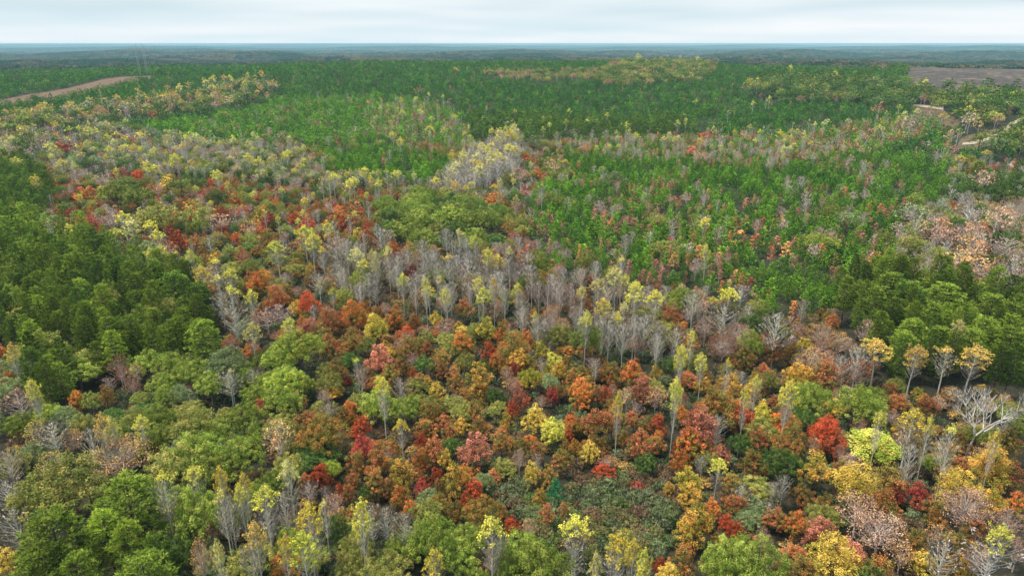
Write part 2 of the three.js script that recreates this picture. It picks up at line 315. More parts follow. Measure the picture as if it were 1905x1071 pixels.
        for (let j = 0; j < [36, 15, 5][lod]; j++) {
          const f = 0.2 + 0.8 * rng(), x = lerp(m[0], tip[0], f), yy = lerp(m[1], tip[1], f), z = lerp(m[2], tip[2], f), q = 0.6 + rng() * 0.9;
          W.twig(x, yy, z, x + (dx * 0.4 + rng() - 0.5) * q, yy + (0.3 + rng() * 0.6) * q, z + (dz * 0.4 + rng() - 0.5) * q, tw, rng);
        }
        if (rng() < 0.4) F.clump(tip, 0.5, [4, 2, 1][lod], [0.3, 0.5, 0.8][lod], [0.2, 0.3, 0.5][lod], rng, false);
      }
    },
  },
  C: { // narrow pointed young hardwood between the pines
    h: 9, w: 3, bark: 'pink', make(rng, lod, W, F) {
      const nb = [26, 16, 8][lod], per = [20, 11, 7][lod], L = [0.36, 0.6, 1.05][lod], tw = [0.026, 0.05, 0.09][lod];
      W.limb([[0, -0.5, 0, 0.09], [0.05, 4, 0, 0.07], [0, 8.7, 0, 0.015]], 3);
      for (let i = 0; i < nb; i++) {
        const t = i / nb, y = lerp(1.4, 8.2, t), a = i * 2.4 + rng(), R = 1.45 * Math.pow(1 - t * 0.9, 0.8) * (0.7 + 0.5 * rng()), dx = Math.cos(a), dz = Math.sin(a), tip = [dx * R, y + R * 0.6, dz * R];
        W.limb([[0, y, 0, 0.03], [...tip, 0.01]], 3);
        for (let j = 0; j < [7, 3, 1][lod]; j++) { const f = 0.4 + 0.6 * rng(), x = tip[0] * f, yy = lerp(y, tip[1], f), z = tip[2] * f, q = 0.4 + 0.4 * rng(); W.twig(x, yy, z, x + (dx * 0.3 + rng() - 0.5) * q, yy + 0.5 * q, z + (dz * 0.3 + rng() - 0.5) * q, tw, rng); }
        if (rng() < 0.88) F.clump([tip[0] * 0.8, tip[1], tip[2] * 0.8], [0.55, 0.65, 0.85][lod], per, L, L * 0.6, rng, rng() < 0.4);
      }
      F.clump([0, 8.3, 0], 0.42, per * 0.7, L, L * 0.6, rng, false);
    },
  },
  S: { // shrub
    h: 3, w: 4, bark: 'grey', make(rng, lod, W, F) {
      const n = [20, 12, 7][lod], per = [26, 13, 7][lod], L = [0.36, 0.6, 1.0][lod];
      for (let i = 0; i < n; i++) {
        const d = dirOf(i, n, rng); d[1] = Math.abs(d[1]);
        const k = 0.75 + rng() * 0.4, c = [d[0] * 1.6 * k, 0.6 + d[1] * 1.7 * k, d[2] * 1.6 * k];
        if (lod < 2) W.limb([[d[0] * 0.2, -0.3, d[2] * 0.2, 0.04], [c[0] * 0.6, c[1] * 0.7, c[2] * 0.6, 0.025], [c[0] * 1.1, c[1] + 0.5, c[2] * 1.1, 0.01]], 3);
        for (let j = 0; j < [7, 3, 0][lod]; j++) W.twig(c[0], c[1], c[2], c[0] + d[0] * 0.4 + (rng() - 0.5) * 0.8, c[1] + 0.2 + rng() * 0.8, c[2] + d[2] * 0.4 + (rng() - 0.5) * 0.8, [0.025, 0.045, 0][lod], rng);
        F.clump(c, 0.62 * (0.7 + rng() * 0.6), per, L, L * 0.5, rng, rng() < 0.45);
      }
    },
  },
};
const VARIANTS = 6, protoCache = {};
function proto(sp, lod, v, fine = false) {
  const key = sp + lod + v + fine;
  if (!protoCache[key]) {
    const W = new Geo(), F = new Geo();
    SPECIES[sp].make(rngOf(sp.charCodeAt(0) * 977 + v * 131 + 7), lod, W, F, fine);
    protoCache[key] = { wood: W.build(), leaves: F.build() };
  }
  return protoCache[key];
}

// ---------------------------------------------------------------- trees read off the photograph, tile by tile
// each entry: species + leaf colour, then centre, top and width of its crown in the tile's own pixels (2.975 per photograph pixel), h = height in metres
const TILES = [
  [0, 711, `Bp 90 60 150,Ty 165 -15 70,Os 340 130 130,Hy 190 200 140,Bg 280 220 150,Ha 380 250 110,Hy 270 375 150,Ta 540 170 80,Ta 605 185 80,Ty 770 180 90,Og 860 120 170,Oo 1040 150 220,Og 1190 210 170,Og 1330 110 200,Og 1060 290 250,Oo 960 345 250,Og 1310 310 230,Og 1150 420 180,Og 880 240 160,Oo 720 140 130,Ha 650 300 290 h13,Oo 280 440 430 h17,P 690 550 380 h18,P 270 750 380 h18,Pl 560 740 240,Pl 690 790 200,P 220 940 300,P 420 970 220,P 780 985 330,Pd 850 860 200,Bp 30 370 120,Bg 60 690 200,Bg 20 540 130,Ma 20 910 120,Ty 885 500 150,Ty 1070 460 110,Ty 1210 465 90,Ty 1345 495 90,Ta 1215 590 120,Ty 1320 560 80,Tp 1590 425 120,Tl 1450 575 160,Ty 1690 660 150,Ta 1400 770 120,Ty 1560 840 100,Tl 1670 820 170,Tp 1790 650 90,Ha 1090 850 120 h13,Ta 1190 870 70,Og 1060 590 240 h16,Oo 970 650 150,Mr 1750 450 130,Mn 1690 490 90,Ha 1520 195 190 h14,Mn 1640 50 100,Mn 1710 140 180,Ou 1780 190 250,Hp 1790 40 90,Mc 1430 95 80,Og 1390 10 110,Og 1560 20 200,Ol 1830 430 90,Od 1760 330 250 h8,Mo 1560 965 180,Mr 1880 560 80,Hk 1840 610 120,Od 1850 740 150,Og 1500 480 160,Og 1380 560 130,Bg 1260 640 120,Bg 1560 600 140,Bg 1470 700 130,Oo 1600 300 120 h6,Hk 520 480 120 h7,Oo 1280 1040 180,Bg 1720 760 110,Bg 1380 900 110,Od 1000 880 160 h9,Bg 490 250 110,Oo 430 170 120`],
  [630, 711, `Mo 50 90 90,Mo 65 150 80,Mr 130 180 100,Ty 345 200 100 h13,Og 370 70 160,Og 220 40 200,Ty 240 -20 100,Mc 120 290 140,Mn 200 350 160,Mu 30 130 100,Mu 100 370 130,Mr 450 280 80,Mn 510 300 140,Ma 680 190 100,Mn 610 230 80,Mk 760 270 190,Ma 580 370 100,Mo 450 360 110,Ma 350 410 160,Ma 650 450 160 h10,Mr 540 470 80,Mc 460 530 90,Mr 750 540 110,Mr 690 620 80,Mu 200 470 130,Mn 80 490 80,Mn 50 560 90,Mo 330 570 120,Os 490 590 120 h5,Ou 800 630 200,Mo 390 650 110,Ty 115 650 120,Bg 170 680 150,Bg 260 690 150,Bg 360 720 150,Og 510 730 260 h15,Og 700 780 200,Og 640 870 230,Og 1000 810 250 h14,Og 1130 880 330 h15,Og 340 840 160,Oo 80 850 180,Ty 525 925 140,Oo 60 960 150,Oo 250 960 250,Og 750 1030 150,Og 950 1010 200,Ty 850 735 180,Mr 965 740 90,Hk 850 870 90 h12,Mc 920 940 60,Bg 900 830 110,Mn 900 680 90,Mu 650 660 110,Ty 1320 740 190,Ty 1545 820 150,Ty 1630 870 90,Tl 1700 910 90,Tp 1430 940 100,Mr 1720 980 70,Mr 1790 970 70,Ty 1690 1010 120,Ma 1830 1010 150,Ha 1060 750 90,Ma 920 170 100,Ma 1080 130 150 h10,My 1190 200 140,Mr 1275 240 60 h7,Mk 990 0 100 h11,Mr 960 100 80,Hk 1000 350 80 h9,Ma 1070 440 90 h8,Ma 1390 330 110,Mn 1420 130 180 h11,Mn 1520 110 120 h11,Mn 1690 260 160,Mr 1780 170 110,Mn 1640 150 100,Mr 1480 20 90,Ty 1550 50 70,Mc 1190 20 80,Mo 1350 30 110,Ha 1600 20 110,Mu 750 100 110,Mu 780 180 100,Od 870 30 100,Mo 800 0 90,Mu 500 90 130,Od 620 300 100,Ha 1760 10 150,Tl 1870 0 70 h21,Mr 1895 310 90,Yb 1200 540 110,Ma 1110 580 80,Mn 1150 670 100,Mn 1250 660 70,Mu 1160 460 110,Ma 1830 540 60,Bg 1300 860 150,Mu 300 300 100,Mn 280 530 90,Od 160 560 100 h5,Ou 560 620 120 h6,Mu 900 280 110 h7,Mu 1240 380 120 h6,Mn 1100 320 100 h7,Mo 1300 170 110,Od 1700 400 120 h6,Os 800 500 110 h6,Oo 430 80 110`],
  [1265, 711, `Mc 90 120 80,Mk 120 150 190 h13,Mo 60 250 160,Mk 250 340 110,Mr 350 95 150,My 475 100 90 h10,Mo 600 140 150,Mu 640 220 200,Mu 240 40 250,Og 750 0 200 h13,Ty 610 0 90,Ty 370 20 60,Og 1030 30 220,Hn 1010 190 90,Mr 855 190 190 h11,Ml 1080 270 290 h9,Ty 1120 160 70,Ty 1300 140 150,Ty 1520 240 110,Ty 1770 260 60,Mn 1200 60 100,Hk 1230 270 100,Ma 760 390 180,Ma 1020 440 230,Mu 900 430 120,Mu 1190 450 150,Mc 1210 560 90,Mc 1330 550 110,Mu 1130 590 200,Od 560 360 200 h10,Mu 420 370 150,Mn 600 340 100,My 60 470 140,Tl 215 425 120 h12,Ma 60 560 130,Bg 350 570 110 h7,Mo 190 640 100,Ma 120 700 200,Mr 260 730 80,Mr 320 770 100,Mo 650 710 120 h7,Hk 1010 610 220 h11,Hk 1130 720 270 h11,Mk 790 740 150,Ma 860 850 260,Mk 960 860 150,Og 300 860 260 h14,Og 450 850 280 h14,Ma 40 760 130,Hk 1620 580 230,Ma 1600 480 200,Ha 1460 790 150,Hy 1500 830 100,Bg 1480 880 150,Bw 1750 850 230,Ty 1790 790 110,Ma 1750 600 130,Ma 1780 360 190,Ha 1740 330 130,Mn 1860 450 120,Hk 1850 700 130,Mo 1885 610 100,Og 1420 400 110 h6,Mn 440 240 130,Od 700 130 130,Bg 220 180 120,Hn 900 340 80,Mu 300 500 130 h6,Os 420 640 130 h5,Os 380 720 140 h5,Bg 500 660 120 h5,Od 350 280 120,Mu 680 560 110 h6,Mu 830 620 120,Mn 1230 770 110,Mu 1330 820 120,Ha 1250 880 130,Mu 1140 960 180,Od 1060 1000 160,Mu 700 960 160,Mo 980 980 130,Hk 1900 860 120,Ma 1560 960 140,Mn 1660 760 110,Mu 1440 640 120,Bg 1290 330 90,Bg 1460 300 80,Ty 1400 180 60,Mu 1860 260 130,Mn 1380 60 110,Mo 20 380 120,Mu 40 900 160`],
  [0, 380, `Mr 415 50 100,Mk 340 60 110,Mc 500 60 100,Os 260 30 120,Tp 260 80 60,Ty 360 110 60,Hp 600 30 110,Ty 670 40 110,Tp 710 80 90,Oo 860 0 180,Oo 780 20 110,Ty 820 90 120,Ty 865 140 90,Tl 625 130 100,Od 725 180 70,Os 720 270 110,Os 810 190 120,Mr 965 135 110,Mn 1060 160 90,Hk 920 200 110,Ty 820 240 70,Ty 890 220 70,Ty 970 255 60,Og 1030 270 130,Ty 1045 245 60,Og 1080 70 110,Hk 1210 40 110,Hp 1130 90 70,Ty 1190 300 150,Ty 1110 330 100,Hk 1140 340 90,Ty 1270 450 140,Tp 1200 390 120,Ty 1380 470 80,Tp 1380 655 100 h16,Tl 1590 625 100 h14,Hp 1540 550 130,Bp 1470 570 160,Bg 1290 560 160,Bg 1210 480 130,Ty 1270 350 90,Ma 1180 240 80,Od 1250 270 90,Mn 1390 370 100,Mo 1440 360 150,Mn 1500 440 140,Od 1430 430 60,Mc 1490 35 90,Mr 1620 30 80,Mr 1690 60 90,Ha 1380 80 110,Mr 1215 0 80,Hn 1290 0 90,Ma 1430 10 90,Mr 1300 150 60,Tl 1525 200 130 h18,Tl 1680 115 130 h19,Ty 1720 160 100 h19,Od 1580 130 60,Ma 1840 140 120,Mo 1870 0 90,Bp 1850 170 150 h16,Od 1380 300 100 h6,Mr 1700 470 130,Tl 1835 460 60 h11,Ma 1640 530 80,Mn 1790 560 150,Mk 1700 620 130,Ol 1640 690 250,Og 1540 770 190,Mn 1810 720 130,Os 1230 790 200,Og 940 810 150,Og 1040 850 170,Og 1150 920 150,Bg 1260 920 140,Tp 1270 910 60 h12,Og 1420 1000 120,Ol 1560 890 190,Ol 1660 930 130,Hn 640 820 120 h11,Ha 740 870 90 h9,Pl 610 710 130,Ty 165 960 60,Ty 45 770 60,Os 50 820 150,Os 30 950 130,Hk 70 1010 100,Pd 950 390 230 h17,Pd 1080 460 210 h16,Pd 450 120 130,Pd 330 130 110,P 1110 660 210,Mu 1200 260 100 h6,Od 1370 210 120 h7,Oo 1100 180 100 h7,Mn 1330 230 90 h7,Mu 1480 130 110,Od 1540 60 90,Hn 1010 330 90,Os 1350 640 100 h7,Mu 1590 430 110,Mu 1560 500 120 h7,Oo 1750 660 130 h8,Bg 1760 380 120 h12,Mu 1850 850 130,Mn 1870 620 90`],
  [630, 380, `Og 430 20 230 h15,Og 330 90 200 h14,Og 600 0 250 h16,Og 790 5 250 h17,Od 270 10 130,Od 650 80 160,Mu 940 70 90,Og 470 120 160,Mn 60 40 130,Mr 20 60 90,Ma 95 120 80,Mn 150 130 120,Mn 290 160 80,Mo 20 160 90,Bg 40 190 100 h17,Bg 100 200 90 h17,Tp 180 250 60,Ty 130 300 90,Og 120 340 100 h12,Tp 270 230 60 h16,Mr 300 205 100 h14,Ha 370 210 90 h17,Ha 430 240 60 h14,Mc 400 330 80 h12,Tl 350 380 70,Bg 205 260 70 h17,Tp 200 290 60,Bg 275 290 70 h16,Bg 320 330 70 h15,Bg 375 250 80 h17,Bg 460 190 90 h15,Bg 480 260 80 h16,Bg 595 130 90 h15,Ta 610 275 110,Tl 755 170 80,Bp 780 270 80 h15,Bp 860 290 90 h15,Bp 680 330 90 h15,Tl 480 400 60,Tp 560 390 60,Ty 590 460 60,Ty 500 450 90 h13,Bg 540 310 80 h15,Mn 800 240 80,Tp 945 235 110 h21,Bp 980 290 90 h17,Ty 775 400 70,Tl 795 460 90,Ty 990 430 60,Ha 1010 450 80 h14,Bp 1070 370 100 h15,Bp 1110 420 90 h14,Ta 860 400 50,Bp 1160 440 90 h14,Bp 1230 440 90 h14,Bp 1290 430 90 h14,Ta 1350 450 70 h16,Bg 1490 450 110 h16,Hn 870 510 90 h10,Mn 700 520 110,Ty 1640 440 120,Ty 1760 480 130,Ty 1470 520 110,Ty 1370 590 90,Ty 1550 590 70,Ty 1090 590 50 h14,Ha 1150 590 90,Ha 1190 540 90,Mo 70 525 160,Mr 30 570 90,Mo 300 560 130,Mn 410 600 90,Ma 540 590 80,Hn 590 620 130,My 190 600 150,My 805 620 130 h11,Mo 680 700 140,Mo 900 640 150,Mu 950 690 200,Mo 1040 690 100,Mr 830 760 100,Mo 880 820 110,Og 1370 650 170 h15,Bg 1100 620 120 h13,Ha 1190 600 100,Ha 1240 620 90,Bg 1500 630 110 h15,Bg 1580 650 110 h15,Bg 1700 600 120 h16,Bg 1770 700 120 h14,Hk 1650 720 110,Bg 1460 620 90 h15,Bg 1640 620 90 h15,Mk 220 770 160,Mu 380 720 120,Oo 480 690 90,Mn 490 750 100,Mu 560 800 120,Oo 620 760 100,Od 470 830 110,Od 810 860 80,Mu 290 880 120,Tl 100 850 70 h12,Bp 120 890 90,My 230 940 100,Mr 410 910 70,Mc 40 940 60,Bp 340 960 100,Ma 770 880 170,Mn 560 870 80,Ma 1000 800 120,My 1120 760 110,My 1190 820 110,Oy 1060 900 120 h9,Mc 970 870 80,Ha 930 890 90,Ma 1230 870 100,Hn 970 950 90,Os 1170 930 100 h8,Mo 1640 860 160,Ma 1760 890 80,Od 1850 840 100,Mu 1520 870 120,Tl 1880 960 80,Mo 1350 950 140,Mn 1440 1000 100,Mk 1700 950 160,Ty 1890 780 60,Mr 1870 700 90,Co 1265 185 55,Cr 1085 200 45,Ck 1045 220 45,Cn 1105 110 50,Cn 1145 110 45,Ck 1420 20 45,Cn 1480 30 50,Ck 1600 60 50,Cn 1720 110 60,Cy 1860 260 60,Co 1355 340 60,Cn 1510 310 60,Cr 1570 370 60,Cn 1760 300 50,Cn 1180 300 60,Mu 60 680 140,Oo 140 730 120,Mu 350 830 120,Oo 700 820 110,Mu 1290 920 110,Od 60 820 120 h7,Mu 640 930 110,Bg 620 420 80 h14,Bg 720 420 80 h14,Bg 920 460 80 h14,Bg 1020 560 90 h13,Hn 1310 540 90 h11,Bg 420 430 80 h14`],
  [1265, 380, `Ca 340 140 90 h10,Co 430 160 80 h9,Ca 220 260 60,Ca 110 220 60,Ca 45 270 50,Co 70 150 60,Cr 400 400 60,Cr 500 470 60,Cn 290 390 50,Co 640 530 60,Ck 540 170 60,Ol 780 155 190 h11,Ha 850 150 70,Hs 1300 0 170 h15,Bw 1620 20 140 h12,Hk 1450 60 150,Hk 1510 110 130,Mo 1490 75 90,Hk 1650 90 160,Ha 1640 170 150,Hk 1780 0 160,Hk 1860 60 130,Bp 1830 180 200 h14,Ha 1660 280 200 h14,Ha 1560 230 130,Bp 1780 360 150,Hk 1390 390 80,P 1180 390 210,P 1030 440 220,Pd 1280 440 230,P 1480 450 230,P 1740 510 210,P 1600 580 180,P 1430 560 200,P 1300 650 190,P 1700 640 190,P 1850 560 180,P 1850 690 180,P 1450 690 180,P 1250 720 190,P 1620 700 180,Od 460 565 190 h14,Ty 270 465 190,Bg 80 480 120 h16,Bg 250 560 180 h14,Hk 150 620 130,Bg 550 600 190 h18,Hn 660 640 110,My 700 740 90,Ha 810 650 150,Ha 890 700 120,Hk 1055 625 110 h13,Ha 760 780 150,Ta 1110 745 160,Ta 1315 780 120,Ta 1490 790 130,Ta 1640 780 150,Tp 1560 640 80,Hk 940 730 100,Mn 820 860 150,Ma 650 860 150,Mn 480 870 100,Og 720 980 150,Og 1070 1000 150,Ty 70 690 60,Ty 20 770 80,Ty 130 820 80,Ty 270 850 70,Ty 430 940 70,Ty 610 970 100,Hk 330 650 190 h11,Mu 200 1010 200,Hn 250 720 190 h10,Mn 70 720 110,Hn 1000 870 120,Mn 1190 980 90,Bg 1000 780 120,Mn 540 760 110,Mu 380 780 130,Bg 900 830 100,Mo 20 640 90,Hk 40 560 90,Os 930 30 100,Ck 920 60 60,Cn 1140 20 50,Ca 600 200 60,Cn 880 340 60,Ck 1020 280 60,Bg 1880 640 90`],
  [0, 50, `Ta 205 430 90,Ta 395 410 90,Od 60 500 150,Og 130 470 130,Od 360 500 120,Ha 540 420 80,Od 620 460 90,Ta 755 400 80,Ta 830 380 80,Mc 850 455 60,Ha 930 400 80,Ta 1040 365 100,Ta 1110 360 90,Ta 1190 355 90,Ha 1250 370 80,Ta 1345 320 80,Ta 1420 300 100,Ta 1485 300 90,Od 1120 420 70,Od 880 430 80,Hp 690 410 90,Od 1330 380 90,Od 1440 370 90,Ty 110 545 70,Ty 180 535 70,Ty 300 520 70,Ty 375 550 70,Ty 430 545 70,Tl 480 490 70,Ty 480 545 70,Ty 520 555 70,Ty 590 590 70,Ty 640 580 80,Ty 690 600 70,Ty 770 575 70,Ty 800 575 70,Tp 960 580 80,Tp 920 590 80,Tp 1030 600 80,Ty 740 650 70,Ty 680 650 70,Ty 260 640 70,Ty 600 660 70,Ty 330 730 70,Ty 620 710 60,Mc 350 630 110,Od 120 590 150,Og 740 860 160,Og 620 830 160,Od 690 830 130,Mo 470 880 130,Ma 910 820 100,Od 1080 820 90,Od 970 830 90,Od 1195 890 110,Mr 750 780 60,Mc 640 770 80,Oo 860 960 180,Oo 1080 960 150,Mo 1060 945 90,Tl 1580 680 70,Tl 1655 750 90,Tl 970 700 80,Ty 1370 700 70,Ty 1430 720 60,Ty 1840 800 80,Ty 1780 830 70,Ty 1190 790 70,Ty 1820 830 60,Mc 1480 1020 80,Mr 1410 920 50,Mo 1290 900 90,Ty 800 740 60,Ty 850 760 70,Tl 90 720 90,Ty 180 820 50,Tp 440 690 70,Hp 560 800 90,Tp 1500 700 70,Mr 1375 850 40,Hn 860 850 90,Ty 1680 940 60,Mr 1670 990 50,Oo 300 480 100`],
  [630, 50, `Hn 440 330 110 h14,Ty 160 405 60,Cr 120 430 40,Ck 620 395 40,Ta 1490 475 70,Ty 505 545 60,Ty 300 580 70,Ty 340 610 60,Tl 945 590 70 h21,Tl 985 595 60 h21,Ta 880 680 80 h21,Tp 940 650 70 h21,Tp 900 700 80 h21,Tp 980 660 70 h21,Tp 840 720 80 h21,Tp 780 760 90 h21,Bw 930 690 80 h20,Bw 880 740 80 h20,Bw 960 720 70 h20,Bw 820 790 80 h17,Bw 750 800 80 h17,Bw 700 820 80 h17,Ty 780 740 80,Ty 650 790 60,Ty 730 780 60,Ty 530 830 110,Ty 140 775 80,Ty 80 830 100,Ty 50 840 80,Ty 265 790 70,Ty 310 795 60,Ty 215 840 60,Mr 1040 690 60,Mo 1080 700 110,Mo 1100 770 90,Hn 1010 770 120,Ha 1200 720 110,Mo 860 910 120,Mn 920 940 80,Bp 1360 620 90,Mo 1385 640 90,Tp 1210 580 60,Bp 1300 560 90,Os 1530 790 180 h15,Tp 980 930 50,Og 1220 920 60,Od 960 830 90,Od 980 900 100,Ta 650 850 70,Cr 1030 870 60 h14,Mn 80 960 120,Mr 20 980 80,Ma 640 220 70,Os 1080 590 120,Od 900 470 140,Od 820 480 150,Od 1400 500 130,Od 750 560 100,Bg 930 520 90,Ty 960 510 60`],
  [1265, 50, `Ma 390 280 80,Od 480 280 110,Od 560 260 120,Oo 680 310 150,Od 820 270 110,Og 870 260 90,Od 1350 280 120,Od 1500 280 150,Oo 1600 300 100,Ty 1300 465 100,Ty 1460 475 90,Hp 1290 480 110,Ty 1700 680 150 h14,Ty 1560 710 130 h13,Hk 1700 780 120,Tp 1810 410 100 h16,Od 1820 600 110,Os 1780 590 130,Og 1680 560 100,Ty 1550 560 80,Hk 1520 560 70,Bw 1510 890 80,Od 1560 800 150 h13,Od 1640 850 150 h13,Od 1800 830 150,Hs 1300 970 160 h14,Ty 720 510 80,Ty 560 570 80,Bw 690 560 90,Hk 760 600 80,Mr 150 570 90,Mr 110 620 70,Mk 60 650 80,Ty 500 380 50,Ty 410 410 60,Ty 480 400 60,Ty 270 460 80,Ty 90 400 50,Od 170 430 110,Od 210 500 100,Oo 1450 380 90,Oo 1620 380 110,Od 1700 330 120,Od 1820 330 120,Ol 1890 340 90,Hp 1620 470 100,Oo 1180 330 110,Od 1060 320 100,Hn 1110 410 90,Od 1290 168 60 h18,Od 1335 162 60 h18,Oo 1380 164 60 h18,Od 1425 158 60 h18,Oo 1470 156 60 h18,Od 1520 165 60 h17,Oo 1080 200 70 h20,Hn 1130 196 70 h20,Od 1180 192 70 h20,Od 1230 190 70 h20,Od 1150 215 60 h18,Od 880 180 60 h18,Od 940 190 60 h18,Od 660 170 50 h18,Od 480 180 70 h17`],
];
const trees = [];
function addTree(sp, col, x, z, h, w, hand) {
  const y = terrain(x, z), d = Math.hypot(x, y + h * 0.6 - EYE, z);
  trees.push({ sp, col, x, y, z, h, w, d, hand });
}
for (const [x0, y0, text] of TILES) for (const item of text.split(',')) {
  const [code, ...num] = item.split(' '), sp = code[0], col = code[1] || '_';
  const px = x0 + num[0] / 2.975, py = y0 + num[1] / 2.975, wp = num[2] / 2.975;
  const k = rngOf(Math.round(px * 31 + py * 1717))();
  const guess = at(px, py, 11), wg = wp / FOCAL * Math.hypot(guess.x, guess.z, EYE - guess.y - 11);
  let h = num[3] ? +num[3].slice(1) : { M: wg * 1.1 + 2.6, O: wg * 0.85 + 3.5, P: 13 + k * 3, Y: 7, T: 14.5 + k * 6, H: wg * 0.9 + 3.5, B: 10 + k * 5, C: 7.5 + k * 2.5, S: 3 }[sp];
  h = Math.min(h, 21); if (!num[3] && sp === 'M') h = Math.min(h, 13);
  const g = at(px, py, h * 0.97), w = wp / FOCAL * Math.hypot(g.x, g.z, EYE - g.y - h) * (sp === 'T' ? 0.95 : 1.06);
  addTree(sp, col, g.x, g.z, h, Math.min(w, sp === 'T' ? 8.5 : 17), true);
}

